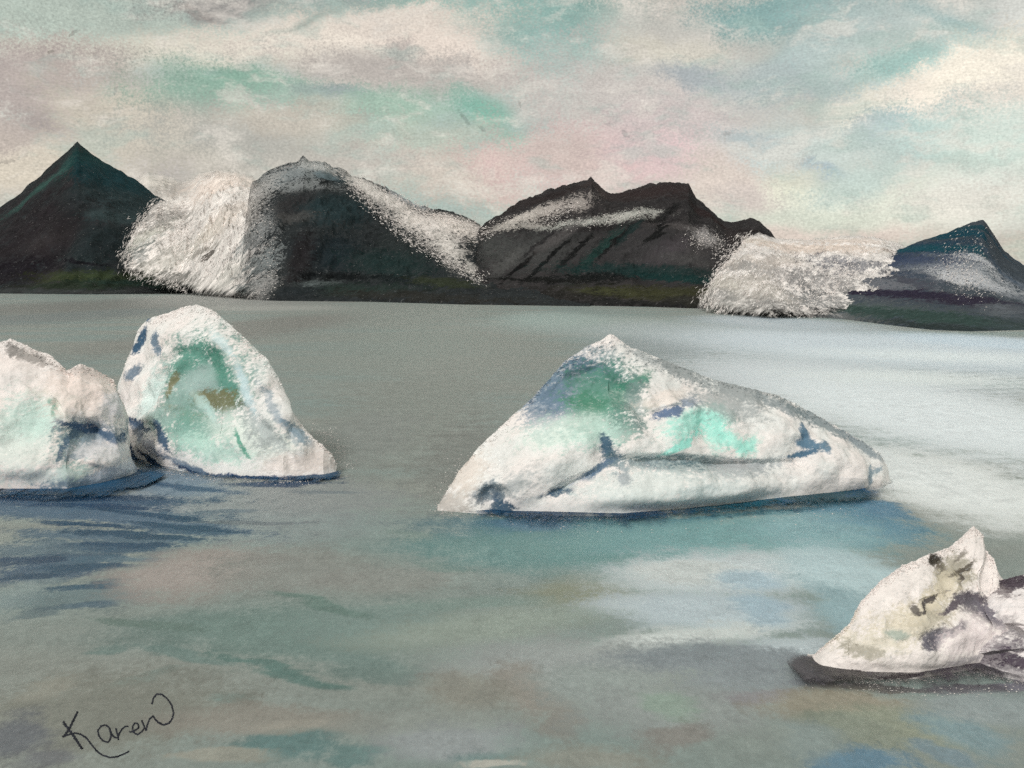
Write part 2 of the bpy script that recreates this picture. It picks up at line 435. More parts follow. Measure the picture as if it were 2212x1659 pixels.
# ---------------------------------------------------------------- lagoon
WATER = [  # own silt colours, mixed with painted reflections of clouds and icebergs
 (150,668,420,34,0,'7d7c75',.9,.6,1),(60,690,160,26,0,'77807e',.6,.6,1),(760,690,330,40,0,'868a80',.8,.6,1),(480,720,160,40,0,'827d75',.7,.6,1),
 (480,652,70,7,-12,'a29f97',.8,.6,1.8),(545,668,20,9,-20,'a8a59c',.8,.6,1.8),(420,655,40,8,20,'97958e',.7,.6,1.8),(1650,700,40,10,0,'c3bbb0',.8,.6,1.8),
 (1000,800,260,100,0,'86887e',.8,.6,1),(820,760,200,50,0,'858c82',.7,.6,1),(880,900,170,90,0,'83867c',.8,.6,1),(1000,1000,90,90,0,'787870',.7,.6,1),
 (760,960,110,70,0,'868981',.8,.6,1),(1340,705,260,22,0,'8d978f',.8,.6,1),(1560,730,260,34,0,'959d9b',.8,.6,1),(1430,760,130,30,0,'7f8785',.8,.6,1),(1200,690,110,16,0,'93a39a',.6,.6,1),
 (2000,770,420,60,0,'a9b0b3',.95,.6,1),(1850,840,330,70,0,'b0b4b4',.9,.6,1),(2120,930,300,110,0,'b7bab8',.95,.6,1),(2060,772,260,18,-3,'bfc3bf',.6,1.1,2.2),(2000,818,240,18,-3,'c2c5bf',.6,1.1,2.2),(1700,700,160,18,0,'9ca4a8',.8,.6,1),(2150,740,150,20,0,'a3b0b8',.7,.6,1),
 (2080,1060,190,90,0,'babab4',.9,.6,1),(1960,1010,80,60,0,'b8b9b4',.7,.6,1),
 (430,1085,330,48,-2,'989c9b',.9,.6,1),(620,1075,190,40,0,'8f928d',.6,.6,1),(340,1040,130,24,-12,'7c90a0',.9,.5,1),(560,1140,260,40,0,'8d9592',.6,.6,1),
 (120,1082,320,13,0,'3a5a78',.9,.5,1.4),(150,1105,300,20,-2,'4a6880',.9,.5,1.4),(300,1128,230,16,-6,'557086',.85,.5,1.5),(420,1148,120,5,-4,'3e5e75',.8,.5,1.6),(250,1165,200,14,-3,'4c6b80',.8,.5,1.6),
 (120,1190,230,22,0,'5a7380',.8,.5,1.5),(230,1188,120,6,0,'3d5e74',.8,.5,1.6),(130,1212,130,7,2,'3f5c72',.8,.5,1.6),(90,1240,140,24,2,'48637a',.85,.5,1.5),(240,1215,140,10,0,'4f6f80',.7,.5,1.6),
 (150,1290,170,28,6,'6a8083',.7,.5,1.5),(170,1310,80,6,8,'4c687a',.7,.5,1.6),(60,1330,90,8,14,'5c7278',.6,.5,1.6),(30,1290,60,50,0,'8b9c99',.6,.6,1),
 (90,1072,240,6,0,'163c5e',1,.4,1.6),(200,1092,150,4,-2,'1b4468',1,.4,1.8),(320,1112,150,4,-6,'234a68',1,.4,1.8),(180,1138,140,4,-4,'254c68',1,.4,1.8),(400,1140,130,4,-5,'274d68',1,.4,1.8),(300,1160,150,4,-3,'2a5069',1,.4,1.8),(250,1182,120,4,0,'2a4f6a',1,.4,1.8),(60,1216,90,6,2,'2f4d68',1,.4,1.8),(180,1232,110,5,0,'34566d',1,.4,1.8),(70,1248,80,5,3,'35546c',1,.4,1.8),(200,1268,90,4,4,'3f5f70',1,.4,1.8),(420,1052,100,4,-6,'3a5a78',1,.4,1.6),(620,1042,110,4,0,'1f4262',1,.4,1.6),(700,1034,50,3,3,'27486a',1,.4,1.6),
 (1150,1136,130,6,-2,'1f4a66',1,.4,1.8),(1340,1142,120,5,1,'1f4a66',1,.4,1.8),(1520,1124,120,5,5,'24536a',1,.4,1.8),(1700,1108,110,7,3,'1f4f5c',1,.4,1.8),(1850,1092,80,9,3,'1d4a62',1,.4,1.8),(1750,1486,40,8,0,'5a5759',1,.5,1.8),(1900,1494,150,6,0,'5c5957',1,.5,1.8),(2100,1488,120,8,3,'5b575b',1,.5,1.8),(2200,1480,60,12,0,'77737a',1,.5,1.8),  # dark shade and reflection strokes painted on the water under the icebergs
 (560,1128,110,3,0,'6a7276',.7,.5,1.5),(480,1103,90,3,3,'5f717e',.7,.5,1.5),(690,1060,60,3,-3,'6d787c',.7,.5,1.5),
 (430,1235,150,52,0,'a59990',.95,.6,1),(380,1245,70,28,0,'ada097',.7,.6,1),(620,1230,150,50,0,'8c8b83',.7,.6,1),(820,1250,170,30,0,'8f8d85',.6,.6,1),
 (420,1360,180,45,-4,'75877e',.8,.6,1),(640,1370,260,60,-6,'71877d',.9,.6,1),(830,1340,170,45,0,'778a81',.8,.6,1),(700,1310,110,7,-14,'657f73',.8,.5,1.5),(780,1430,160,22,-10,'72887f',.7,.6,1),
 (300,1350,130,8,-8,'6a8074',.7,.5,1.5),(590,1440,130,6,-12,'5f7f75',.85,.5,1.5),(640,1462,90,7,-10,'5d7d73',.8,.5,1.5),(400,1420,120,8,-10,'6f8980',.7,.5,1.5),(210,1410,40,14,10,'6f877e',.7,.5,1.3),(220,1500,60,14,28,'728a80',.7,.5,1.3),(300,1470,80,8,18,'748b82',.6,.5,1.4),(490,1505,50,9,-4,'6f8b83',.7,.5,1.4),
 (1120,1190,170,40,-4,'84988f',.8,.6,1),(930,1165,120,10,-12,'74877d',.7,.5,1.4),(920,1228,60,6,-14,'77897f',.7,.5,1.4),
 (1250,1150,300,38,-2,'466f78',1,.6,1.2),(1260,1192,340,48,0,'5f847f',1,.6,1),(1600,1165,320,50,3,'668d8b',1,.6,1),(1850,1125,110,48,0,'48707f',1,.5,1.2),(1890,1095,50,24,0,'446a7e',.9,.5,1.2),(1770,1150,130,40,0,'6f9193',.7,.6,1),(1150,1130,90,9,0,'4e7187',.7,.5,1.4),  # broad teal reflection below the middle iceberg, painted into the water colour
 (1285,1282,125,36,0,'7c7e69',1,.6,1),(1010,1300,180,10,2,'778a7f',.7,.6,1.2),(1080,1350,260,40,8,'8b9486',.8,.6,1),
 (1580,1240,260,46,3,'adb3b1',.9,.6,1),(1500,1235,120,20,0,'b7b8b1',.7,.6,1),(1400,1310,120,30,5,'a4abaa',.8,.6,1),(1560,1330,200,46,0,'a6b0b2',.8,.6,1),(1470,1385,230,24,8,'b7bab3',.9,.6,1.2),(1640,1320,50,36,0,'8ba0a9',.75,.6,1.2),(1630,1255,70,20,0,'90a6af',.7,.6,1),
 (1840,1250,130,70,0,'97aaaa',.8,.6,1),(1850,1340,70,80,0,'789092',.9,.6,1),(1720,1410,110,30,0,'a8b0b1',.7,.6,1),
 (1250,1440,260,60,0,'9fa29c',.85,.6,1),(1130,1500,60,60,0,'968e83',.8,.6,1),(1190,1560,40,40,0,'8f877d',.6,.6,1),(1310,1500,150,50,0,'9ba39b',.7,.6,1),(1000,1490,90,40,0,'928d80',.7,.6,1),
 (1580,1430,230,32,0,'888f91',.85,.6,1),(1620,1480,170,40,0,'8b9192',.8,.6,1),(1480,1540,250,50,0,'969a94',.8,.6,1),(1460,1530,70,30,0,'93a593',.8,.6,1),(1450,1590,80,22,8,'8b857d',.8,.6,1),(1690,1520,90,16,0,'8c8687',.7,.6,1),
 (1860,1540,160,40,0,'948c7a',1,.6,1),(2000,1590,150,50,0,'8c907a',1,.6,1),(1890,1600,90,36,0,'848a78',.8,.6,1),(2150,1540,120,40,0,'919a97',.8,.6,1),(2120,1600,80,40,0,'7c9598',.8,.6,1),(1860,1650,110,20,0,'628394',.9,.5,1.3),(2060,1640,70,18,-12,'748b94',.7,.5,1.3),(1770,1610,70,26,0,'89958f',.7,.6,1.3),
 (230,1550,300,90,0,'8a897d',.85,.6,1),(40,1590,80,36,0,'737578',.85,.6,1),(100,1635,70,24,0,'77777a',.7,.6,1),(90,1500,50,26,0,'9c998b',.8,.6,1.3),(560,1560,200,40,0,'999286',.8,.6,1),(620,1615,110,34,4,'678681',.95,.5,1.2),(750,1635,60,22,0,'6c8a84',.85,.5,1.2),(620,1570,80,16,0,'a8a193',.7,.5,1.3),(900,1560,170,40,0,'979a90',.7,.6,1),(950,1600,150,40,0,'9fa3a1',.8,.6,1),(1100,1640,120,22,0,'74908b',.7,.6,1.2),(480,1640,110,16,0,'a6a293',.8,.5,1.3),
 (1250,1640,160,30,0,'979487',.7,.6,1),(1060,1652,80,10,0,'c2bcae',.8,.5,1.5),
]
def water_material():
    px = 0.035
    m = bpy.data.materials.new('glacial_water')
    m.use_nodes = True
    t = NT(m.node_tree)
    bs = m.node_tree.nodes['Principled BSDF']
    p = t.node('ShaderNodeTexCoord').outputs['Object']
    wn = t.noise(t.vmath('MULTIPLY', p, (0.5, 1, 1)), 0.11, 4.0, 0.65, color=True)
    pw = t.vmath('ADD', p, t.vmath('SCALE', t.vmath('SUBTRACT', wn, (0.5, 0.5, 0.5)), None, 7.0))
    pw = t.vmath('MULTIPLY', pw, (1, 1, 0))
    q = t.vmath('MULTIPLY', p, (0.55, 0.30, 1.0))
    g1 = t.noise(q, 5.2, 4.0, 0.75)
    g2 = t.noise(q, 1.1, 4.0, 0.65)
    g3 = t.noise(t.vmath('MULTIPLY', p, (0.16, 0.30, 1)), 0.7, 4.0, 0.65)
    gs = t.math('SUBTRACT', t.math('MULTIPLY_ADD', g2, 0.9, t.math('MULTIPLY', g1, 0.9)), 0.9)
    gs = t.math('ADD', gs, t.math('MULTIPLY', t.math('SUBTRACT', g3, 0.5), 0.7))
    nb = t.noise(t.vmath('MULTIPLY', p, (0.5, 1, 1)), 0.02, 4.0, 0.6)
    c = t.mix(t.ramp(nb, 0.38, 0.62), lin('83857b', WILL), lin('788780', WILL))
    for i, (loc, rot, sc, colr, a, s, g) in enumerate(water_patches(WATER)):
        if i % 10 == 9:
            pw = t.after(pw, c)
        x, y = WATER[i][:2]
        gain = 0.87 + 0.34 * (x / 2212.0) ** 1.5 * (1.0 if y < 1420 else 0.3)  # light falloff painted in: patches brighten towards the right
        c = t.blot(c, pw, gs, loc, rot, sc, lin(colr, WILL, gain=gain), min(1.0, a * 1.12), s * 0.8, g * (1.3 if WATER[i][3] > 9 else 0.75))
    mod = t.math('ADD', t.ramp(g1, 0.28, 0.72, -0.16, 0.16, False), t.ramp(g2, 0.3, 0.7, -0.12, 0.12, False))
    mod = t.math('ADD', mod, t.ramp(g3, 0.3, 0.7, -0.06, 0.06, False))
    c = t.vmath('SCALE', c, None, t.math('ADD', mod, 1.0))
    t.put(bs.inputs['Base Color'], c)
    bs.inputs['Roughness'].default_value = 0.42
    bs.inputs['IOR'].default_value = 1.33
    bs.inputs['Specular IOR Level'].default_value = 0.22
    b = t.node('ShaderNodeBump')
    b.inputs['Strength'].default_value = 0.3
    b.inputs['Distance'].default_value = 0.1
    t.put(b.inputs['Height'], t.math('ADD', g1, t.math('MULTIPLY', g2, 1.6)))
    t.l.new(b.outputs[0], bs.inputs['Normal'])
    return m
WILL = (0.80, 0.77, 0.715)
S = 25000.0
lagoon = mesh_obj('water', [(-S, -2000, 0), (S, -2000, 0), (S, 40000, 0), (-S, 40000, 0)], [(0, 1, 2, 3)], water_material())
tag(lagoon, 'grey green silty lagoon water with blue streaks round the icebergs', 'water', kind='structure')

# ---------------------------------------------------------------- loose snow and ice crumbs
_oct = np.array([(1, 0, 0), (-1, 0, 0), (0, 1, 0), (0, -1, 0), (0, 0, 1), (0, 0, -1)], float)
_octf = np.array([(0, 2, 4), (2, 1, 4), (1, 3, 4), (3, 0, 4), (2, 0, 5), (1, 2, 5), (3, 1, 5), (0, 3, 5)])
_crs = np.random.RandomState(21)

def crumbs(name, pts, size, mat, parent=None, tilt=0.0, longer=1.0, flat=0.7):
    """one mesh of many small angular lumps"""
    n = len(pts)
    base = _oct[None] * (1 + 0.45 * (_crs.rand(n, 6, 1) - 0.5))
    sc = np.stack([size * longer, size, size * flat], 1)[:, None, :]
    v = base * sc
    a = np.radians(tilt) + 0.35 * _crs.randn(n) if tilt else _crs.rand(n) * 6.28
    if tilt:
        ca, sa = np.cos(a)[:, None], np.sin(a)[:, None]
        v = np.stack([v[..., 0] * ca - v[..., 2] * sa, v[..., 1], v[..., 0] * sa + v[..., 2] * ca], 2)
    else:
        ca, sa = np.cos(a)[:, None], np.sin(a)[:, None]
        v = np.stack([v[..., 0] * ca - v[..., 1] * sa, v[..., 0] * sa + v[..., 1] * ca, v[..., 2]], 2)
    v = v + pts[:, None, :]
    f = (_octf[None] + 6 * np.arange(n)[:, None, None]).reshape(-1, 3)
    o = mesh_obj(name, v.reshape(-1, 3), f, mat, parent)
    o['kind'] = 'stuff'
    return o

def along(pts, n, sig):
    """n random photo positions scattered along a line"""
    pts = np.array(pts, float)
    seg = np.r_[0, np.cumsum(np.hypot(*np.diff(pts, axis=0).T))]
    u = _crs.rand(n) * seg[-1]
    return np.stack([np.interp(u, seg, pts[:, 0]) + sig * _crs.randn(n), np.interp(u, seg, pts[:, 1]) + sig * 0.8 * _crs.randn(n)], 1)

SURF = []          # front surfaces of the terrain built so far
def seat(dxy, drop=0.0):
    """the nearest terrain surface seen at each photo position; positions off the terrain are dropped"""
    cell = 7.0
    best = {}
    for P in SURF:
        dx, dy = project(P)
        cx, cy = (dx / cell).astype(int), (dy / cell).astype(int)
        for k in np.argsort(-P[:, 1]):
            c = (cx[k], cy[k])
            if c not in best or P[k, 1] < best[c][1]:
                best[c] = P[k]
    out = []
    for x, y in dxy:
        b_ = best.get((int(x / cell), int(y / cell)))
        if b_ is not None:
            Y = b_[1] * 0.997
            z = (HZ - y) / F * Y + H
            if z > 0.2:
                out.append(((x - CX) / F * Y, Y, z))
    return np.array(out)

# ---------------------------------------------------------------- mountains and glaciers
def terrain(name, label, sil, base, ridge, x0, x1, cols, rows, foot=26.0, footfrac=0.22, power=0.95, gully=0.14, gscale=160.0,
            rough=3.0, back=900.0, patches=(), colours=('2e2f2f', '262626'), basedist=None, tooth=0.36, bump=1.0, big=60,
            seed=0.0, lean=0.0, edge=5.0, patch_grain=1.3, cat='mountain', ill=ILL, streak=None, fleck=('8f8c87', 0.64, 0.35), feather=None):
    dxs = np.linspace(x0, x1, cols)
    top = poly(sil, dxs)
    bot = poly(base, dxs)
    ys = F * H / np.maximum(bot - HZ, 8.0) if basedist is None else poly(basedist, dxs)
    zs = np.zeros(cols) if basedist is None else np.maximum((HZ - bot) / F * ys + H, 0)
    yr = np.maximum(poly(ridge, dxs) if not np.isscalar(ridge) else np.full(cols, float(ridge)), ys * 1.04)
    kk = max(3, int(cols * 0.05))
    for _ in range(2):      # no creases where the crest changes distance
        yr = np.convolve(np.pad(yr, kk, mode='edge'), np.ones(2 * kk + 1) / (2 * kk + 1), 'valid')
    yr = np.maximum(yr, ys * 1.04)
    top = np.minimum(top, bot - 1)
    # crumbly crest line
    crumb = -edge * fbm(np.stack([dxs / 26 + seed, dxs * 0 + seed, dxs * 0], 1), 5, 0.62) / F * yr
    zr = np.maximum((HZ - top) / F * yr + H, zs + 0.5)
    nb = max(12, rows // 5)
    tt = np.concatenate([np.linspace(-0.015, 1, rows), np.linspace(1, 2, nb)[1:]])
    P = np.zeros((cols, len(tt), 3))
    for j, t in enumerate(tt):
        if t <= 1:
            Y = ys + (yr - ys) * t
            ft = np.minimum(foot, zr * 0.4)
            if t < footfrac:
                Z = ft * (max(t, 0) / footfrac) ** 0.8 if t >= 0 else np.full(cols, -3.0)
            else:
                s = (t - footfrac) / (1 - footfrac)
                Z = ft + (zr - zs - ft) * s ** power
            Z = Z + (zs if t >= 0 else zs - 3) + crumb * max(t, 0) ** 14
        else:
            Y = yr + (t - 1) * back
            Z = zr * (2 - t) ** 1.2 - 4 * (t - 1) + crumb * max(0, 1 - 6 * (t - 1))
        P[:, j, 0] = (dxs - CX) / F * Y
        P[:, j, 1] = Y
        P[:, j, 2] = Z
    tf = np.clip(tt, 0, 1)
    env = (np.sin(np.pi * np.clip(tf, 0, 1) ** 0.9) ** 0.8 * (tt <= 1) + 0.25 * (tt > 1))[None, :]
    A = np.stack([P[..., 0] / gscale + lean * P[..., 2] / gscale + seed, P[..., 1] / (gscale * 4), P[..., 2] / (gscale * 3)], 2)
    g = fbm(A, 5, 0.55, ridged=True)
    P[..., 2] += env * g * (zr - zs)[:, None] * gully
    B = P / (gscale * 0.12) + seed
    r = fbm(B, 4, 0.6)
    P[..., 2] += rough * r * np.clip(env + 0.15, 0, 1)
    P[..., 2] = np.where(tt[None, :] < 0, -4.0 + zs[:, None], np.maximum(P[..., 2], zs[:, None] * 0.9 + 0.3 * (tt[None, :] > 0.004)))
    V = P.reshape(-1, 3)
    front = P[:, :rows].reshape(-1, 3)
    px = float(np.median(yr * 0.5 + ys * 0.5)) / F
    SURF.append(front[(project(front)[0] > -60) & (project(front)[0] < 2280)])
    edge_v = None
    if feather:
        cu = np.arange(cols) / (cols - 1.0)
        eu = np.minimum(cu * feather[2], (1 - cu) * feather[3])
        ev = np.where(tt <= 1, np.minimum(np.clip(tt, 0, 1) * feather[4], np.maximum(1 - tt, 0) * feather[5] + 0.12), 0.12) if feather[5] < 900 else np.ones(len(tt))
        edge_v = np.clip(np.minimum(eu[:, None], ev[None, :]), 0, 1)
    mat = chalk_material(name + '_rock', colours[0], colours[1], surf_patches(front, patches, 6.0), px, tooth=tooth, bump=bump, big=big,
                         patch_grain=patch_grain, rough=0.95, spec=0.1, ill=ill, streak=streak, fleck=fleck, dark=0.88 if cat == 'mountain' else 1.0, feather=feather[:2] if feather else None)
    o = mesh_obj(name, V, grid_faces(cols, len(tt)), mat, edge=edge_v)
    return tag(o, label, cat, kind='structure')

# peak on the left with its dark teal shoulders
terrain('mountain', 'dark pointed mountain with teal shoulders and a mossy foot beside the lagoon',
 [(-1500,520),(-700,470),(-300,500),(-120,470),(0,448),(40,420),(85,380),(125,345),(158,314),(167,306),(176,314),(225,350),(265,372),(300,392),(330,418),(370,440),(420,470),(520,520),(640,600),(700,618)],
 [(-1500,640),(0,634),(200,636),(400,634),(520,630),(700,628)], 2950.0, -1500, 690, 420, 110, foot=22, footfrac=0.2, gully=0.15, gscale=200, rough=6, edge=5, seed=3.1, colours=('2c2a2b', '283030'),
 patches=[(80,500,170,100,0,'292426',.8,.5,1),(30,585,120,30,0,'1b171c',.85,.5,1),(100,395,110,13,38,'3d5750',.85,.5,1.6),(150,350,30,30,0,'35544f',.7,.5,1.6),(200,350,70,26,-32,'183836',.9,.5,1.2),(280,395,90,26,-32,'17363a',.9,.5,1.2),
  (240,440,80,40,-10,'313f40',.8,.6,1.2),(150,470,60,50,0,'262324',.7,.6,1),(230,520,70,60,0,'242f30',.7,.6,1),(90,520,60,20,10,'3d3838',.5,.6,2),(250,470,50,14,-10,'3d4a4a',.6,.5,1.6),(160,565,60,5,-8,'141217',.8,.4,1),
  (160,600,120,14,-2,'3c412a',.9,.5,1),(260,597,120,10,-1,'3a4530',.7,.5,1),(300,612,140,9,0,'20332b',.9,.5,1),(150,618,130,7,0,'2b3326',.8,.5,1),(100,629,330,5,0,'3e413f',.8,.5,1)])
# snowfield behind the first two peaks
terrain('snowfield', 'pale snowfield on the skyline behind the pointed mountain', [(230,440),(270,410),(300,380),(320,368),(350,376),(380,388),(410,386),(432,372),(470,364),(515,372),(550,388),(600,420),(640,470)],
 [(230,634),(640,630)], 3700.0, 235, 640, 160, 60, foot=30, gully=0.07, gscale=120, rough=8, edge=11, seed=9.7, cat='snowfield', feather=(0.5, 0.3, 5.0, 5.0, 9.0, 6.0), fleck=('6d6a66', 0.62, 0.5), streak=(-25, 2.0), colours=('d3c9bd', 'c2bbb1'), tooth=0.14, bump=0.8, big=25,
 patches=[(340,395,60,14,-20,'cbc4b9',.8,.5,1.6),(395,410,40,20,-20,'a39d96',.7,.5,1.6),(470,395,70,40,0,'d9ccc0',.9,.5,1.2)])
# glacier tongue between the first two peaks
glacier_a = terrain('glacier', 'white streaked glacier tongue spilling between two dark mountains', [(262,560),(272,535),(300,482),(340,436),(380,424),(415,412),(432,380),(470,368),(515,380),(545,396),(580,400),(610,430),(640,500)],
 [(262,572),(285,588),(320,600),(350,608),(395,624),(430,640),(480,644),(545,649),(630,649)],
 [(262,2200),(340,2420),(430,2700),(540,2600),(640,2400)], 262, 630, 280, 130, foot=14, footfrac=0.12, power=1.0, gully=0.12, gscale=85, rough=6, edge=9, seed=5.2, cat='glacier', lean=0.8,
 streak=(50, 4.0), fleck=('6a6b68', 0.62, 0.35), feather=(0.6, 0.45, 7.0, 12.0, 9.0, 4.0), basedist=[(262,2080),(320,2040),(350,2020),(395,1930),(430,1694),(480,1480),(545,1282),(630,1282)], colours=('e4dbd0', 'cec6bc'), tooth=0.22, bump=0.9, big=22, back=500,
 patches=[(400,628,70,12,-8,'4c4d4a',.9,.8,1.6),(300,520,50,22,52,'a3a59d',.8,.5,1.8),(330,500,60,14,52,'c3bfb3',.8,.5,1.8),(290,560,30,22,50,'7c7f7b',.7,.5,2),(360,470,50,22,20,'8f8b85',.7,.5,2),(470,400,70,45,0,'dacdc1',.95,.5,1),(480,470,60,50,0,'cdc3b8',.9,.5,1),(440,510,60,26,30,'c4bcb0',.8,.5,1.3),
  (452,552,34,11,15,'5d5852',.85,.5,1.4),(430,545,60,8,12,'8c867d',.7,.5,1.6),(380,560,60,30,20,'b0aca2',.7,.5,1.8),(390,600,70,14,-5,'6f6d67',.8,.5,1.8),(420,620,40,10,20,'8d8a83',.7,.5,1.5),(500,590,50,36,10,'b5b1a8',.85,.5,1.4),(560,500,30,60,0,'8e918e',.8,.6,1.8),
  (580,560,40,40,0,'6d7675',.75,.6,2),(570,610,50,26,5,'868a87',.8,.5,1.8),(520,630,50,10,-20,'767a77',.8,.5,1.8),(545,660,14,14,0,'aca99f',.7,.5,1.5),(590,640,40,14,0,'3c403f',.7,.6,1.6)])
# rounded dark mountain with a snowy crown
round_mt = terrain('mountain', 'rounded dark mountain with snow on its crown and right ridge', [(500,655),(512,600),(522,540),(532,460),(542,396),(570,374),(600,360),(640,350),(655,340),(672,347),(700,350),(730,362),(760,376),(800,391),(850,415),(880,432),(905,446),(940,452),(975,458),(1025,478),(1060,498),(1120,540),(1200,590),(1280,625)],
 [(500,645),(540,648),(600,650),(800,652),(1000,658),(1280,662)], [(500,1780),(600,1850),(900,1900),(1280,1800)], 500, 1275, 400, 150, foot=24, gully=0.15, gscale=120, rough=5, edge=7, seed=1.4, feather=(0.6, 0.35, 5.0, 999, 999, 999), lean=-0.3, colours=('2d3131', '272b2c'),
 patches=[(640,372,110,26,8,'8f9593',.7,.6,2.6),(600,395,60,24,30,'868b89',.6,.6,2.6),(690,362,60,14,-20,'b4b3ac',.8,.6,2.4),(650,400,60,16,0,'8d8f8b',.7,.6,2.6),(560,420,34,60,10,'b5b0a8',.7,.6,2.2),(562,500,34,60,0,'9a9b97',.6,.6,2.6),(575,565,34,30,0,'858a87',.8,.6,2.6),(560,620,36,26,0,'a09d97',.8,.6,2.2),
  (750,385,30,26,-40,'2c3a3d',.9,.5,1.2),(700,378,28,10,-20,'5a6a6d',.7,.5,1.4),(705,392,5,18,-15,'1d2122',.9,.4,.6),(640,440,50,30,10,'312f2f',.85,.5,1.2),
  (790,402,60,14,-32,'d0c8bd',1,.5,1.9),(840,432,70,20,-33,'d6cdc2',1,.5,1.8),(880,432,50,9,-30,'a6abab',.7,.5,1.8),(900,480,70,24,-36,'d8cec3',1,.5,1.7),(975,485,80,30,-14,'e4d8cb',.95,.5,1.5),(940,500,70,24,-38,'d8cec3',1,.5,1.7),(970,535,60,18,-48,'cdc5ba',1,.5,1.8),(1020,582,45,8,-45,'b0aaa0',.8,.5,1.8),
  (720,450,70,40,0,'283a3c',.7,.6,1.2),(860,530,80,26,-35,'2b302f',.8,.5,1.2),(640,470,50,14,0,'514f4c',.6,.5,2.2),(720,545,50,40,0,'1a2529',.8,.6,1.2),(840,570,110,30,-8,'1e302e',.8,.6,1.3),(650,560,25,70,5,'231f20',.8,.5,1.2),(760,598,110,9,-3,'0f1213',.9,.5,1),(900,608,120,9,-5,'10191a',.8,.5,1.2),
  (690,612,50,6,0,'5e6663',.6,.5,2.2),(760,625,160,12,0,'26332d',.8,.5,1.3),(960,610,80,10,-5,'34392a',.8,.5,1.2),(900,640,220,10,-2,'2b2a26',.85,.5,1.2),(640,630,60,16,0,'24282a',.8,.5,1)])
# flat-topped brown mountain
brown_mt = terrain('mountain', 'brown black flat topped mountain with snow bands and slanting gullies', [(1000,640),(1020,560),(1032,500),(1050,478),(1077,466),(1100,448),(1125,434),(1180,410),(1215,402),(1250,391),(1268,390),(1277,380),(1286,394),(1298,407),(1320,420),(1345,414),(1368,407),(1400,399),(1439,393),(1470,397),(1487,395),(1494,408),(1504,428),(1530,450),(1563,477),(1584,482),(1605,474),(1622,469),(1640,476),(1655,490),(1676,515),(1700,560),(1740,620),(1790,660)],
 [(1000,656),(1200,659),(1400,663),(1520,667),(1790,672)], [(1000,1600),(1250,1700),(1500,1650),(1790,1300)], 1000, 1785, 420, 150, foot=20, gully=0.16, gscale=100, rough=4, edge=6, seed=7.7, feather=(0.6, 0.35, 8.0, 999, 999, 999), lean=-0.9, colours=('393534', '302d2d'),
 patches=[(1150,540,120,46,10,'4a4a48',.85,.6,1.6),(1060,530,40,40,0,'4f504d',.7,.6,1.8),(1420,545,130,60,0,'3f3d3d',.8,.6,1.4),(1190,425,120,12,16,'2f2827',.9,.5,1.2),(1400,415,110,22,3,'352b2a',.9,.5,1.2),(1530,465,60,14,-38,'302726',.9,.5,1.2),(1290,410,30,22,-40,'4a403d',.8,.5,1.3),
  (1175,455,85,15,20,'b3a99f',.9,.5,1.9),(1250,440,26,17,30,'a59b92',.85,.5,1.8),(1110,476,50,12,20,'c2b9ad',.9,.5,1.8),(1140,488,50,8,0,'a7a096',.8,.5,2),(1260,480,65,8,8,'b3b2a7',.9,.5,1.9),(1355,468,55,11,6,'b5b2a7',.9,.5,2),(1400,458,30,6,6,'a9a79d',.8,.5,2),(1330,492,130,6,6,'2a2727',.8,.5,1.3),(1480,488,60,10,-10,'55504e',.7,.5,2.2),
  (1528,512,34,20,0,'9d9792',.85,.5,2),(1500,540,30,20,0,'5c5856',.6,.5,2.2),(1580,510,40,12,40,'35302f',.9,.5,1.2),(1640,500,30,8,-40,'2b2626',.9,.5,1),
  (1125,575,62,5,42,'161515',.95,.4,.9),(1185,558,88,5,42,'131414',.95,.4,.9),(1160,530,60,4,42,'222021',.8,.4,1),(1295,540,95,10,40,'1e3833',.9,.5,1.2),(1240,545,80,5,42,'151515',.95,.4,.9),(1330,520,70,5,40,'181818',.9,.4,.9),(1420,500,60,5,38,'141414',.9,.4,.9),(1210,510,70,12,35,'5a5654',.7,.5,1.6),(1450,540,60,16,30,'504a4c',.7,.5,1.6),(1100,560,50,14,40,'5c5b58',.7,.5,1.6),(1360,500,50,6,42,'1c2b2a',.8,.5,1.2),(1440,460,50,7,35,'161616',.8,.5,1.4),
  (1370,585,150,14,-3,'1b3230',.85,.5,1.2),(1280,600,110,10,2,'101313',.95,.5,1),(1450,600,90,9,-6,'17312f',.9,.5,1.2),(1480,560,60,14,-10,'514f4d',.6,.5,2.2),(1180,605,120,5,-2,'131312',.9,.5,1),
  (1400,632,150,14,-1,'3a3a26',.95,.5,1),(1300,628,60,8,0,'3c3d28',.8,.5,1),(1130,640,160,14,0,'262421',.9,.5,1.2),(1300,655,300,6,0,'1f1f1e',.85,.5,1.2),(1490,648,50,10,0,'2b2a25',.8,.5,1.2)])
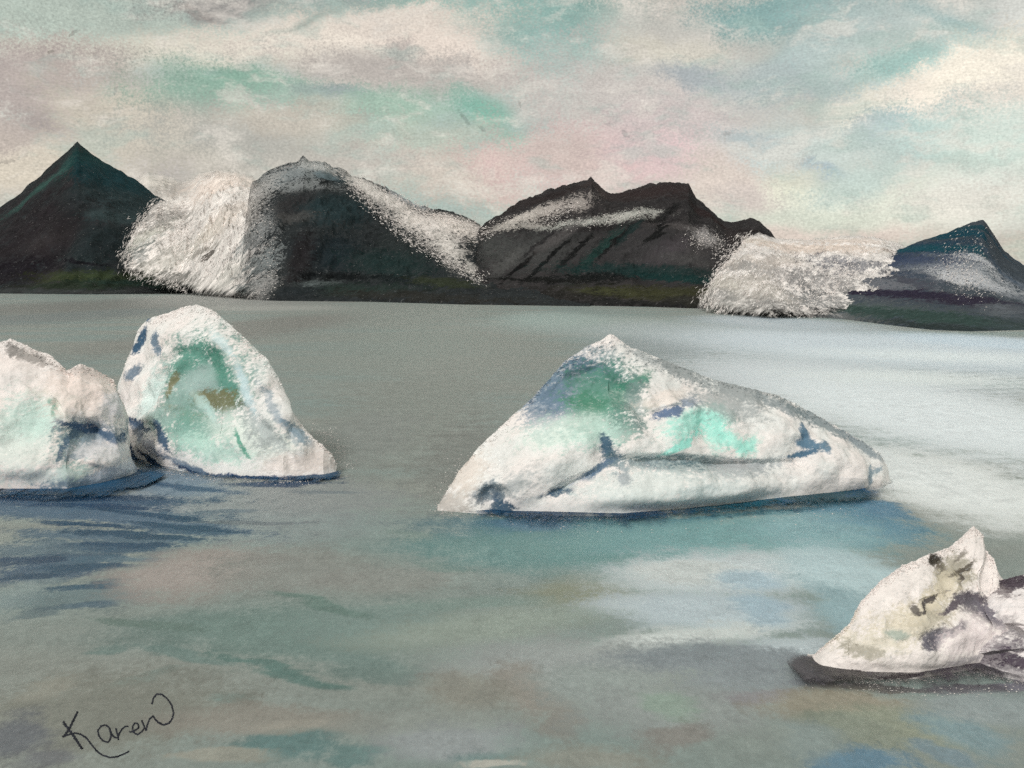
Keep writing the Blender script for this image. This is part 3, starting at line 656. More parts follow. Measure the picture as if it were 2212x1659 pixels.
# second glacier, right of the flat-topped mountain
glacier_b = terrain('glacier', 'broad white glacier tongue beside the flat topped mountain reaching the water', [(1506,660),(1520,640),(1547,592),(1575,560),(1597,535),(1611,512),(1640,502),(1676,514),(1710,517),(1746,516),(1800,512),(1854,508),(1903,514),(1950,530),(2010,560),(2060,600)],
 [(1506,668),(1530,676),(1600,684),(1640,688),(1662,692),(1690,691),(1760,688),(1830,690),(2060,690)], [(1506,800),(1560,950),(1611,1150),(1676,1250),(1900,1300),(2060,1150)], 1506, 2055, 340, 130, foot=9, footfrac=0.12, power=0.9, gully=0.12, gscale=40, rough=2.4, edge=6, seed=11.3, cat='glacier', lean=0.9, streak=(58, 4.0), fleck=('6e6d6b', 0.62, 0.35), feather=(0.6, 0.45, 8.0, 1.8, 9.0, 4.0), colours=('e4dbd1', 'cfc7be'), tooth=0.2, bump=0.9, big=22, back=500,
 patches=[(1560,610,60,18,62,'bab4a9',.9,.5,1.7),(1590,580,60,8,62,'88857f',.7,.5,1.8),(1625,560,70,9,70,'d0c7bc',.8,.5,1.6),(1540,645,30,20,50,'7e7c78',.7,.5,2),(1600,660,80,16,20,'a8a49d',.8,.5,1.8),(1660,690,10,16,10,'d3c8bb',.9,.5,1.2),(1640,520,40,14,0,'cdc3b7',.9,.5,1.5),(1760,535,140,16,0,'d3c5b8',.95,.5,1.2),(1840,520,90,10,0,'d5c8bc',.9,.5,1.2),
  (1690,590,60,36,10,'a09b96',.8,.6,1.8),(1760,600,70,26,10,'8b8885',.8,.6,2),(1740,650,80,20,0,'787876',.8,.6,2),(1700,560,80,14,10,'c0b7ad',.8,.5,1.6),(1830,570,60,20,0,'76767a',.8,.6,2),(1640,620,50,30,60,'bdb6ac',.8,.5,1.8),(1680,660,40,12,0,'96928d',.7,.5,2)])
# bluish peak and its low dark shore on the right
blue_mt = terrain('mountain', 'blue grey snow streaked peak above a low dark shore', [(1690,679),(1720,672),(1760,655),(1800,618),(1840,585),(1862,573),(1910,555),(1962,531),(2000,517),(2043,503),(2080,488),(2103,479),(2124,475),(2136,490),(2146,504),(2168,540),(2190,558),(2212,574),(2300,600),(2420,560),(2600,520),(2900,560),(3700,600)],
 [(1690,680),(1746,684),(1827,690),(1935,704),(2016,713),(2097,716),(2212,713),(2500,720),(3700,730)], [(1690,600),(1800,800),(1862,1000),(2100,1150),(2300,1200),(3700,1300)], 1690, 3700, 520, 130, foot=11, footfrac=0.3, power=1.05, gully=0.12, gscale=55, rough=2.2, edge=4, seed=13.9, lean=0.5, colours=('424c54', '4a5258'), tooth=0.25, back=600,
 patches=[(2080,580,85,70,0,'9a9d9e',.9,.6,2.2),(2060,600,60,26,20,'bab8b5',.95,.5,2.2),(2105,550,30,50,-10,'bdbcba',.95,.5,2),(2130,610,50,36,-20,'b0b0af',.9,.5,2.2),(2180,600,40,40,-30,'77808a',.7,.6,2.2),
  (2060,508,80,10,28,'17414d',.95,.5,1.1),(1985,540,80,18,22,'1c3d4f',.95,.5,1.2),(2020,545,60,14,30,'1d4a53',.9,.5,1.2),(1900,570,70,18,12,'2a3b58',.85,.5,1.5),(1930,590,60,16,35,'3b4656',.8,.5,1.8),(2118,490,24,18,0,'154048',.95,.5,1),(2155,530,50,12,-58,'22414f',.95,.5,1.2),(2150,570,14,50,-25,'46535f',.8,.5,1.8),(2210,570,50,14,-20,'3c5060',.85,.5,1.4),
  (1830,615,80,24,8,'77777b',.8,.6,2.2),(1960,610,40,8,40,'4f5058',.8,.5,1.6),(2000,640,140,12,-8,'332d3b',.95,.5,1.2),(2090,655,90,12,-10,'322c3a',.95,.5,1.2),(1930,632,60,10,-2,'302b3a',.9,.5,1.2),(2180,640,60,16,-5,'6b6f73',.7,.6,2),(2160,670,80,10,5,'5f6467',.7,.6,2),
  (1820,665,90,16,-4,'5d6562',.8,.6,1.8),(1920,675,130,14,-6,'3a4e47',.9,.5,1.3),(2060,690,130,12,-4,'394a45',.9,.5,1.2),(2000,704,150,7,-4,'2b3432',.85,.5,1),(2200,700,100,10,0,'414b4a',.85,.5,1.2),(1760,680,60,8,0,'6e706e',.7,.6,1.8)])

# blown snow and broken ice along the edges of the snow
snow = chalk_material('loose_snow', 'ece2d7', 'd9d0c6', [], 0.7, tooth=0.2, bump=0.2, big=12)
def drift(parent, line, n, sig, lo, hi, tilt, longer):
    P = seat(along(line, n, sig))
    crumbs('loose_snow', P, (lo + (hi - lo) * _crs.rand(len(P)) ** 2) * P[:, 1] / F, snow, parent, tilt, longer)
drift(glacier_a, [(345,432),(300,482),(268,545),(288,592),(345,608),(400,628)], 900, 10, 0.3, 1.5, 52, 5.0)
drift(glacier_a, [(320,500),(380,480),(430,560),(400,600)], 700, 26, 0.3, 1.4, 52, 5)
drift(round_mt, [(548,390),(560,450),(572,520),(590,600),(560,650)], 500, 13, 0.3, 1.3, -15, 2.2)
drift(round_mt, [(590,370),(650,350),(720,362),(800,392)], 300, 8, 0.3, 1.1, -15, 1.6)
drift(round_mt, [(760,400),(800,440),(875,510),(960,560),(1042,605)], 1300, 9, 0.5, 1.7, -30, 2.0)
drift(round_mt, [(830,410),(905,450),(1000,480),(1060,505)], 800, 10, 0.5, 1.8, -25, 1.8)
drift(brown_mt, [(1070,480),(1150,470),(1250,440),(1180,480),(1280,480),(1390,460)], 700, 8, 0.4, 1.4, 12, 2.0)
drift(brown_mt, [(1490,520),(1560,520),(1560,560)], 350, 13, 0.4, 1.5, 40, 2.0)
drift(glacier_b, [(1612,508),(1575,560),(1545,598),(1520,645),(1560,676)], 900, 10, 0.3, 1.5, 58, 5.0)
drift(glacier_b, [(1640,560),(1620,640),(1700,620),(1760,560)], 700, 28, 0.3, 1.4, 58, 5)
drift(glacier_b, [(1860,560),(1800,610),(1740,670)], 1100, 26, 0.4, 1.7, 30, 2.2)
drift(blue_mt, [(2105,520),(2060,590),(2130,620)], 900, 24, 0.25, 1.1, 40, 3.5)

# ---------------------------------------------------------------- icebergs
def iceberg(label, top, bot, foot_front, x0, x1, depth_ratio, patches, recess=(), parts=(), colours=('e9dfd5', 'dcd9d0'), cols=420, rows=190,
            foot_shade_col=('154a6c', '0e3c5a'), seed=0.0, bulge=1.5, rise=0.8, lump=0.05, group=None, foot_patches=((1250,1122,200,8,-1,'0c3048',.9,.6,1.6),(1600,1110,200,10,4,'1d5560',.8,.6,1.6),(1800,1085,110,12,3,'0f3c44',.95,.5,1.5)), min_depth=1.2, foot_h=0.3, ill=ILL):
    dxs = np.linspace(x0, x1, cols)
    b = poly(bot, dxs)
    tp = np.minimum(poly(top, dxs), b - 1.5)
    _, yf = ground(dxs, b)
    h0 = (b - tp) / F * yf
    k = max(3, cols // 25)
    hs = np.convolve(np.pad(h0, k, mode='edge'), np.ones(2 * k + 1) / (2 * k + 1), 'valid')
    dep = np.maximum(depth_ratio * hs, min_depth)
    yc = yf + dep
    zc = np.maximum((HZ - tp) / F * yc + H, 0.15)
    crumb = 3.5 * fbm(np.stack([dxs / 14 + seed, dxs * 0 + seed, dxs * 0], 1), 4, 0.65) / F * yc
    nb = rows // 3
    P = np.zeros((cols, rows + nb, 3))
    vv = np.linspace(0, 1, rows)
    for j, v in enumerate(vv):
        P[:, j, 1] = yf + dep * v ** bulge
        P[:, j, 2] = zc * v ** rise + crumb * v ** 16
    for j in range(nb):
        w = (j + 1) / nb
        P[:, rows + j, 1] = yc + dep * 1.1 * w ** 0.7
        P[:, rows + j, 2] = zc * (1 - w) ** 0.9 - 0.8 * (w > 0.999) + crumb * (1 - w) ** 8
    P[:, 0, 2] = -0.9
    P[..., 0] = ((dxs - CX) / F)[:, None] * P[..., 1]
    vfull = np.concatenate([vv, 1 - (np.arange(nb) + 1) / nb])
    env = np.clip(np.sin(np.pi * np.clip(vfull, 0, 1) ** 0.8) * 1.4, 0, 1)[None, :] * np.clip(hs / hs.max() * 2.5, 0.05, 1)[:, None]
    N = -grid_normals(P)
    if N[cols // 2, rows // 2, 1] > 0:
        N = -N
    Hm = hs.max()
    d = Hm * lump * 2.2 * fbm(P / (Hm * 0.42) + seed, 3, 0.5)
    d += Hm * lump * 0.55 * fbm(P / (Hm * 0.26) + seed + 5, 3, 0.5, ridged=True)
    P = P + N * (d * env)[..., None]
    dx, dy = project(P)
    fr = np.zeros(P.shape[:2])
    fr[:, :rows] = 1
    for x, y, rx, ry, ang, dm in recess:
        a = math.radians(ang)
        u = ((dx - x) * math.cos(a) - (dy - y) * math.sin(a)) / rx
        w = ((dx - x) * math.sin(a) + (dy - y) * math.cos(a)) / ry
        q = np.exp(-(u * u + w * w) ** 1.6)
        P[..., 1] += dm * q * fr * np.clip((1 - np.concatenate([vv, np.ones(nb)]))[None, :] * 5, 0, 1)
    N = -grid_normals(P)
    if N[cols // 2, rows // 2, 1] > 0:
        N = -N
    px = float(np.median(yf)) / F
    fine = px * 1.5 * fbm(P / (px * 16) + seed, 4, 0.6)
    P = P + N * (fine * (0.3 + 0.7 * env))[..., None]
    P[:, 0, 2] = -0.9
    N = -grid_normals(P)
    if N[cols // 2, rows // 2, 1] > 0:
        N = -N
    # foot of the thing
    bx = float(P[cols // 2, :, 0].mean())
    by = float(np.median(yc))
    root = bpy.data.objects.new('iceberg', None)
    root.location = (bx, by, 0)
    link(root)
    tag(root, label, 'iceberg', group)
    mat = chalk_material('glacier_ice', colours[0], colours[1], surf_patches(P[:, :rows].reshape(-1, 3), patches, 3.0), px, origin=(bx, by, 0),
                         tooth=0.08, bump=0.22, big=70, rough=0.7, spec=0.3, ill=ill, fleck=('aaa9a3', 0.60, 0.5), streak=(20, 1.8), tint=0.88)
    V = (P - np.array([bx, by, 0])).reshape(-1, 3)
    Nf = N.reshape(-1, 3)
    fc = grid_faces(*P.shape[:2])
    dx, dy = project(P)
    cxm = dx.reshape(-1)[fc].mean(1)
    cym = dy.reshape(-1)[fc].mean(1)
    wob = 0.35 * fbm(np.stack([cxm / 30, cym / 30, cxm * 0 + seed], 1), 3)
    isf = (fc % P.shape[1]).max(1) < rows
    left = np.ones(len(fc), bool)
    for pname, ells in parts:
        m = np.zeros(len(fc), bool)
        for x, y, rx, ry, ang in ells:
            a = math.radians(ang)
            u = ((cxm - x) * math.cos(a) - (cym - y) * math.sin(a)) / rx
            w = ((cxm - x) * math.sin(a) + (cym - y) * math.cos(a)) / ry
            m |= np.hypot(u, w) + wob < 1
        m &= left & isf
        left &= ~m
        sub_mesh(pname, V, fc[m], mat, root, Nf)
    sub_mesh('ice_body', V, fc[left], mat, root, Nf)
    # crusted snow along the crest and the ends
    ci = _crs.randint(2, cols - 2, 1000)
    rj = np.clip(rows - 1 - np.abs(_crs.randn(1000) * rows * 0.05), 2, rows - 1).astype(int)
    cp = P[ci, rj] + N[ci, rj] * 0.02
    crumbs('snow_crust', cp - np.array([bx, by, 0]), px * (0.7 + 2.0 * _crs.rand(1000) ** 2), mat, root, 20, 1.6)
    # floating brash close to the waterline
    k = 420
    ui = _crs.randint(0, cols, k)
    gx_, gy_ = ground(dxs[ui] + 8 * _crs.randn(k), b[ui] + 2 + np.abs(5 * _crs.randn(k)))
    BRASH.append(np.stack([gx_, gy_, gx_ * 0 + 0.02, np.full(k, px)], 1))
    # ice foot with the dark waterline shade and reflection painted into its colour
    n = 260
    ux = np.linspace(foot_front[0][0], foot_front[-1][0], n)
    ffy = poly(foot_front, ux)
    bfy = np.interp(ux, dxs, b)
    fx, fy = ground(ux, ffy + 0.15 * np.maximum(ffy - bfy, 0) + 5.0 * fbm(np.stack([ux / 22, ux * 0 + seed, ux * 0], 1), 4, 0.7))
    ybk = np.interp(ux, dxs, yc + dep * 0.9)
    ybk = np.maximum(ybk, fy + 0.6)
    ring = np.concatenate([np.stack([fx, fy], 1), np.stack([(ux - CX) / F * ybk, ybk], 1)[::-1]])
    wv = 1.5 * fbm(np.stack([ring[:, 0] / 2.6, ring[:, 1] / 2.6, ring[:, 0] * 0 + seed], 1), 5, 0.7)
    mid = np.stack([np.concatenate([fx, fx[::-1]]) * 1.0, np.concatenate([(fy + ybk) / 2, ((fy + ybk) / 2)[::-1]])], 1)
    rr = np.array([0, .3, .45, .55, .62, .68, .74, .8, .86, .91, .95, .98, 1.0])
    G = np.zeros((len(ring), len(rr), 3))
    for j, r in enumerate(rr):
        xy = mid + (ring - mid) * r
        G[:, j, :2] = xy
        G[:, j, 1] += wv * r ** 6 * np.clip(np.concatenate([ybk - fy, (ybk - fy)[::-1]]) / 10, 0.1, 1)
        G[:, j, 2] = foot_h * (1 - r ** 5) + 0.03 + 0.015 * fbm(np.stack([xy[:, 0], xy[:, 1], xy[:, 0] * 0 + seed], 1), 3) * (1 - r ** 8)
    G[:, -1, 2] = -0.3
    fm = chalk_material('painted_foot_shade', foot_shade_col[0], foot_shade_col[1], surf_patches(G.reshape(-1, 3), foot_patches, 8.0), px, origin=(bx, by, 0), tooth=0.2, bump=0.5, big=40,
                        rough=0.5, spec=0.3, stretch=(0.4, 0.25, 1), ill=ill, feather=(0.75, 0.45))
    ends = np.clip(np.minimum(ux - ux[0], ux[-1] - ux) / 45.0, 0, 1)
    gv = (G - np.array([bx, by, 0])).reshape(-1, 3)
    gf = grid_faces(*G.shape[:2])[:, ::-1]
    mesh_obj('waterline_shade_foot', gv, gf, fm, root, edge=np.clip((1 - rr) * 1.5, 0, 1)[None, :] * np.concatenate([ends, ends[::-1]])[:, None])
    return root

def sub_mesh(name, V, fc, mat, parent, Nf):
    if len(fc) == 0:
        return
    used, inv = np.unique(fc, return_inverse=True)
    mesh_obj(name, V[used], inv.reshape(fc.shape), mat, parent, Nf[used])

BRASH = []
GROUP = 'icebergs floating in the lagoon'
# big iceberg in the middle
iceberg('long low white iceberg with green stained crown and bright turquoise patch, afloat mid lagoon',
 [(945,1098),(960,1070),(990,1020),(1041,959),(1100,905),(1151,858),(1190,815),(1219,781),(1267,748),(1302,733),(1319,719),(1336,732),(1363,750),(1439,779),(1535,818),(1610,836),(1679,853),(1751,890),(1823,930),(1870,958),(1900,978),(1914,1005),(1922,1040)],
 [(945,1103),(1041,1110),(1151,1112),(1343,1116),(1487,1104),(1679,1083),(1800,1070),(1847,1064),(1900,1055),(1922,1044)],
 [(1000,1105),(1041,1117),(1100,1130),(1200,1140),(1343,1140),(1440,1134),(1580,1117),(1679,1106),(1780,1100),(1860,1094),(1915,1080),(1932,1058)],
 945, 1922, 0.75,
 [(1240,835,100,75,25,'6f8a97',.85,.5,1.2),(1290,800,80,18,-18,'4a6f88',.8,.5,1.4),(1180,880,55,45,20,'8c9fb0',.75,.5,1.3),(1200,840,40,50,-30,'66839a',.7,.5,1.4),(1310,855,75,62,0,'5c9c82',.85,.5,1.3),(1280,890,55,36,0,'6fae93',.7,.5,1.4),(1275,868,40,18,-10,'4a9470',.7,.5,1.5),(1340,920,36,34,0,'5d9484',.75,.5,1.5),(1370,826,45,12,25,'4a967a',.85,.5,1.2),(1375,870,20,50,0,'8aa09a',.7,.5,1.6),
  (1220,935,90,28,10,'cfdccf',.8,.5,1.2),(1290,940,60,24,0,'b9cfc2',.7,.5,1.4),
  (1490,915,60,26,16,'a8dccb',.85,.6,1.1),(1540,898,45,24,0,'a8dccb',.85,.6,1.1),(1545,930,26,38,10,'a8dccb',.8,.6,1.1),(1585,950,48,16,-38,'a8dccb',.85,.6,1.1),(1615,962,28,14,30,'a8dccb',.85,.6,1.1),(1475,960,50,9,22,'a0dccb',.9,.4,1),
  (1445,890,38,9,18,'6c83a3',.9,.45,1.5),(1490,868,28,9,0,'7f93ab',.85,.45,1.4),(1440,860,60,12,12,'f0e4d8',.8,.4,1),
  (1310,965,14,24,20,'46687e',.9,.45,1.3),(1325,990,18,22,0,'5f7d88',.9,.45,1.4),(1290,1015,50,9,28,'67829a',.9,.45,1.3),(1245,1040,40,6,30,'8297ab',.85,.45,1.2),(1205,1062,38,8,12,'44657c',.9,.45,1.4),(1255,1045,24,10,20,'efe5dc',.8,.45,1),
  (1450,1000,105,15,-2,'68878f',.9,.45,1.5),(1500,1006,70,9,-5,'55797f',.8,.45,1.4),(1600,1010,110,14,0,'b3b9b8',.75,.5,1.4),(1400,1050,150,34,5,'ced3cc',.75,.5,1.4),(1350,1035,14,18,0,'a9b2b5',.7,.5,1.3),(1540,1060,90,14,0,'d4d8d2',.6,.5,1.2),
  (1400,777,40,13,-28,'aeb3ae',.8,.5,1.4),(1465,798,60,16,-28,'9ea4a0',.9,.45,1.3),(1600,843,120,20,-16,'a6aca8',.9,.45,1.2),(1570,875,80,24,-10,'b4b8b3',.8,.5,1.3),(1700,885,70,10,-26,'9da5a3',.9,.45,1.2),(1770,912,90,11,-28,'8f9c9c',.9,.45,1.2),(1860,962,60,10,-34,'9aa6a8',.9,.45,1.2),  # grey shade of the upper back facet, painted into the ice colour
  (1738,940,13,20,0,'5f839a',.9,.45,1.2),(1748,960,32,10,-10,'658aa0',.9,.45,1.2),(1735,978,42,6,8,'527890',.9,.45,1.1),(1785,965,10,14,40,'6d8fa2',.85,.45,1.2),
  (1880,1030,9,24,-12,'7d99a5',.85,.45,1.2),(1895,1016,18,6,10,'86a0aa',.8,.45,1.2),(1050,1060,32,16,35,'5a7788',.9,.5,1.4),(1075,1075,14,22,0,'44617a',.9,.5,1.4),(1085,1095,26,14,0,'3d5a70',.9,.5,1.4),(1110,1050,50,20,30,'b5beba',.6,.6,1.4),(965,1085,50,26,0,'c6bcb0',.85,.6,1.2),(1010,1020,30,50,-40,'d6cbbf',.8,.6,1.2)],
 recess=[(1260,840,100,60,25,2.2),(1330,880,60,60,0,1.2),(1310,990,26,40,20,1.0),(1240,1045,60,12,25,0.8),(1470,1000,130,15,-2,1.3),(1620,1005,110,10,2,0.7),(1745,965,40,25,0,0.9),(1065,1075,34,26,20,1.4),(1450,888,50,12,15,0.7),(1550,925,100,40,0,0.7),(1500,1055,220,32,5,-1.6),(1150,1000,90,60,35,-1.0),(1590,860,150,30,-20,0.7)],
 parts=[('blue_green_hollow', [(1240,835,105,66,25),(1320,870,66,66,0)]),('turquoise_patch', [(1490,915,62,28,16),(1540,900,46,26,0),(1550,930,28,38,10),(1590,952,52,20,-30)]),('lower_ledge', [(1480,1060,260,36,6)]),('crevice', [(1470,1000,140,14,-2)]),('melt_channel', [(1315,980,24,36,15),(1250,1038,70,12,28)])],
 seed=2.2, group=GROUP)
# peaked iceberg with the turquoise hollow
iceberg('tall peaked white iceberg with a turquoise hollow and a dark blue waterline',
 [(225,965),(238,930),(252,870),(266,810),(276,775),(284,756),(292,728),(299,711),(320,689),(340,682),(360,676),(395,664),(421,658),(450,664),(470,678),(497,700),(540,741),(576,774),(596,806),(612,839),(626,882),(645,910),(666,936),(695,962),(716,979),(728,1008)],
 [(225,972),(245,975),(274,988),(320,1002),(360,1012),(468,1030),(612,1037),(700,1032),(728,1026)],
 [(215,975),(240,990),(274,1003),(320,1014),(360,1023),(468,1038),(560,1044),(640,1045),(690,1044),(728,1036),(745,1026)],
 225, 728, 0.7,
 [(435,835,118,100,0,'8bb5a5',.95,.45,1.2),(425,765,40,22,0,'5c9f88',.9,.45,1.2),(478,802,80,17,-50,'549880',.95,.4,1.1),(395,790,50,22,48,'67a690',.9,.45,1.2),(500,850,30,24,-50,'5d9e8a',.8,.5,1.3),(425,828,52,26,0,'a9c4b8',.85,.5,1.2),(470,865,55,20,3,'7f7b52',.9,.45,1.5),(440,862,30,12,-20,'88855f',.8,.5,1.5),(375,825,9,28,-18,'8a8660',.85,.45,1.3),(372,883,34,9,-10,'8d9672',.75,.5,1.5),(400,900,60,14,-6,'8a9672',.6,.5,1.5),
  (395,925,80,36,-10,'79b09c',.9,.45,1.2),(440,935,60,20,20,'86b8a5',.8,.5,1.3),(345,900,50,24,20,'a5c4b5',.8,.5,1.2),(450,885,50,10,-38,'b5cbc2',.8,.5,1.2),(330,850,30,60,-20,'cddad2',.8,.5,1.2),
  (540,950,110,40,-10,'cfd8cc',.75,.5,1.3),(450,970,90,24,-8,'b9d3c4',.8,.5,1.3),(522,962,36,5,-52,'64b294',.95,.4,1),(570,935,60,24,-40,'b6bdb8',.8,.5,1.4),(600,900,80,9,-52,'b5c0c3',.8,.5,1.3),(640,935,50,7,-45,'8fa9b5',.85,.45,1.2),(480,745,40,9,-40,'c9d6d2',.8,.5,1.2),(530,840,60,10,-58,'c3d3d2',.8,.5,1.2),
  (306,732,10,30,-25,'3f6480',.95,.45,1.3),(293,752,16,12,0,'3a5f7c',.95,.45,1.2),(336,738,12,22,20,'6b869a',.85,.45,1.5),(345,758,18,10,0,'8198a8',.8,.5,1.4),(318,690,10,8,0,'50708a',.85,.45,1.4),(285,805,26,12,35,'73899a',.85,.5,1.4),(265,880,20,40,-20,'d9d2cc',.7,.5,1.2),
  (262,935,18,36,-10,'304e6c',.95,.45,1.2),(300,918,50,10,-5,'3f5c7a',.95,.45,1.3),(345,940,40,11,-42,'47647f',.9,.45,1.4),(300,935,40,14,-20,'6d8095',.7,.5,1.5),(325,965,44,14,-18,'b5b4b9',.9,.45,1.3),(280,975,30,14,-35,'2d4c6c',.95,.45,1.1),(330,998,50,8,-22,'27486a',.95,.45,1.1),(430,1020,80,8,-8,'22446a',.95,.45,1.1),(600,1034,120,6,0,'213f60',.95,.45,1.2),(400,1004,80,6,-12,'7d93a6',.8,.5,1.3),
  (650,1000,70,22,0,'d8cdc4',.8,.5,1.4),(690,985,40,24,0,'cdc3ba',.8,.6,1.4)],
 recess=[(430,840,85,80,0,2.6),(400,920,60,36,-10,1.0),(265,940,22,34,-10,0.5),(320,925,46,12,-20,0.5),(300,745,14,40,-25,1.2),(570,935,70,18,-45,0.8),(320,965,44,16,-18,-0.7),(600,800,20,80,-50,-0.6)],
 parts=[('turquoise_hollow', [(430,830,100,75,0),(400,915,80,45,-10)]),('dark_arch', [(262,940,22,40,-10),(310,922,56,14,-8),(345,942,42,14,-42)]),('blue_fin', [(305,735,16,44,-25)])],
 cols=380, rows=190, seed=4.4, group=GROUP)
# spreading iceberg at the left edge
iceberg('broad blunt white iceberg with a mint green flank beside the tall peaked iceberg',
 [(-330,1040),(-280,960),(-200,860),(-120,790),(-40,750),(0,740),(22,731),(43,739),(72,754),(108,766),(130,786),(144,800),(158,794),(173,786),(202,797),(225,808),(245,820),(256,850),(264,890),(274,950),(284,990),(300,1016)],
 [(-330,1050),(-150,1062),(0,1062),(144,1062),(216,1050),(270,1036),(300,1024)],
 [(-350,1050),(-150,1078),(0,1082),(100,1086),(200,1082),(280,1064),(330,1044),(345,1030)],
 -330, 300, 0.75,
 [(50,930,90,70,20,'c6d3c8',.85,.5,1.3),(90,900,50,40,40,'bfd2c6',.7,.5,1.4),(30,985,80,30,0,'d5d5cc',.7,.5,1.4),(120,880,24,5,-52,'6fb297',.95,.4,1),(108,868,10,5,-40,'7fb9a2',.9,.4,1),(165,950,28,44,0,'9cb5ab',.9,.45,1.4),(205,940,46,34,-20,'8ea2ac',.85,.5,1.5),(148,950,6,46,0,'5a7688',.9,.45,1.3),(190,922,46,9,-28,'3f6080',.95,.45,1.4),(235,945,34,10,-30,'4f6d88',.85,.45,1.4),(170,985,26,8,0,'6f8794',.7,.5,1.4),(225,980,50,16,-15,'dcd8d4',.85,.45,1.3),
  (150,1030,40,24,0,'a3c6b8',.85,.5,1.3),(80,1030,70,16,0,'c9cfc9',.7,.5,1.4),(210,1035,80,14,5,'7d94a8',.85,.5,1.4),(250,1015,40,10,0,'c3c6c9',.8,.5,1.4),(60,770,60,10,-20,'a39b92',.7,.5,1.8),(25,755,26,10,-20,'8d8780',.6,.5,2),(190,805,50,12,-15,'b8aea5',.7,.5,1.8),(170,850,80,40,-20,'efdfd3',.8,.5,1.2),(250,870,20,30,0,'d5d2d0',.8,.5,1.3)],
 recess=[(170,950,34,40,0,1.4),(205,940,44,26,-20,1.0),(120,880,26,8,-52,0.5),(60,920,90,30,40,0.8),(215,990,60,16,-15,-0.8),(145,805,14,30,0,0.8),(40,1000,90,30,0,-0.8)],
 parts=[('grey_green_facet', [(165,950,30,48,0),(205,940,48,32,-20)]),('spur', [(235,990,62,22,-18)])],
 cols=420, rows=180, seed=6.6, group=GROUP, colours=('e9dcd1', 'dcd3ca'))
# small chunk at the right edge, streaked with silt
iceberg('low white ice slab with purple black silt streaks behind the sharp fin shaped iceberg',
 [(2110,1330),(2125,1290),(2140,1268),(2157,1256),(2180,1250),(2212,1241),(2260,1232),(2330,1225),(2400,1250),(2460,1300),(2520,1390)],
 [(2110,1446),(2160,1462),(2212,1472),(2300,1476),(2400,1468),(2520,1440)],
 [(2090,1446),(2150,1476),(2212,1490),(2300,1494),(2400,1488),(2530,1450)],
 2110, 2520, 0.9,
 [(2185,1256,46,8,16,'51484d',.95,.45,1.3),(2150,1275,24,4,14,'8a7d7c',.7,.5,1.5),(2190,1358,36,5,-4,'57504f',.95,.45,1.5),(2160,1350,50,20,0,'b9b0ac',.6,.6,1.8),(2175,1402,36,9,6,'423742',.95,.45,1.3),(2150,1412,40,10,8,'7d7477',.7,.5,1.6),(2150,1432,60,10,6,'382e38',.95,.45,1.4),(2200,1428,50,9,0,'4b424a',.9,.45,1.4),(2200,1390,30,14,0,'c6bdb9',.6,.6,1.6),(2190,1455,60,10,0,'aba3a2',.7,.5,1.8),(2140,1390,30,30,0,'b0a6a4',.6,.6,1.8),
  (2300,1270,60,8,-5,'6a6166',.8,.5,1.5),(2300,1400,80,12,-4,'5c535b',.8,.5,1.5),(2380,1350,60,8,-20,'7b7276',.7,.5,1.5)],
 recess=[(2190,1360,60,10,-4,0.5),(2170,1420,70,12,6,0.6),(2180,1300,50,30,0,-0.5)],
 parts=[('silt_band', [(2175,1418,90,22,5)])],
 cols=300, rows=150, seed=8.8, group=GROUP, foot_shade_col=('4a4549', '433e42'), colours=('ece1d9', 'ddd5cf'), foot_h=0.3)
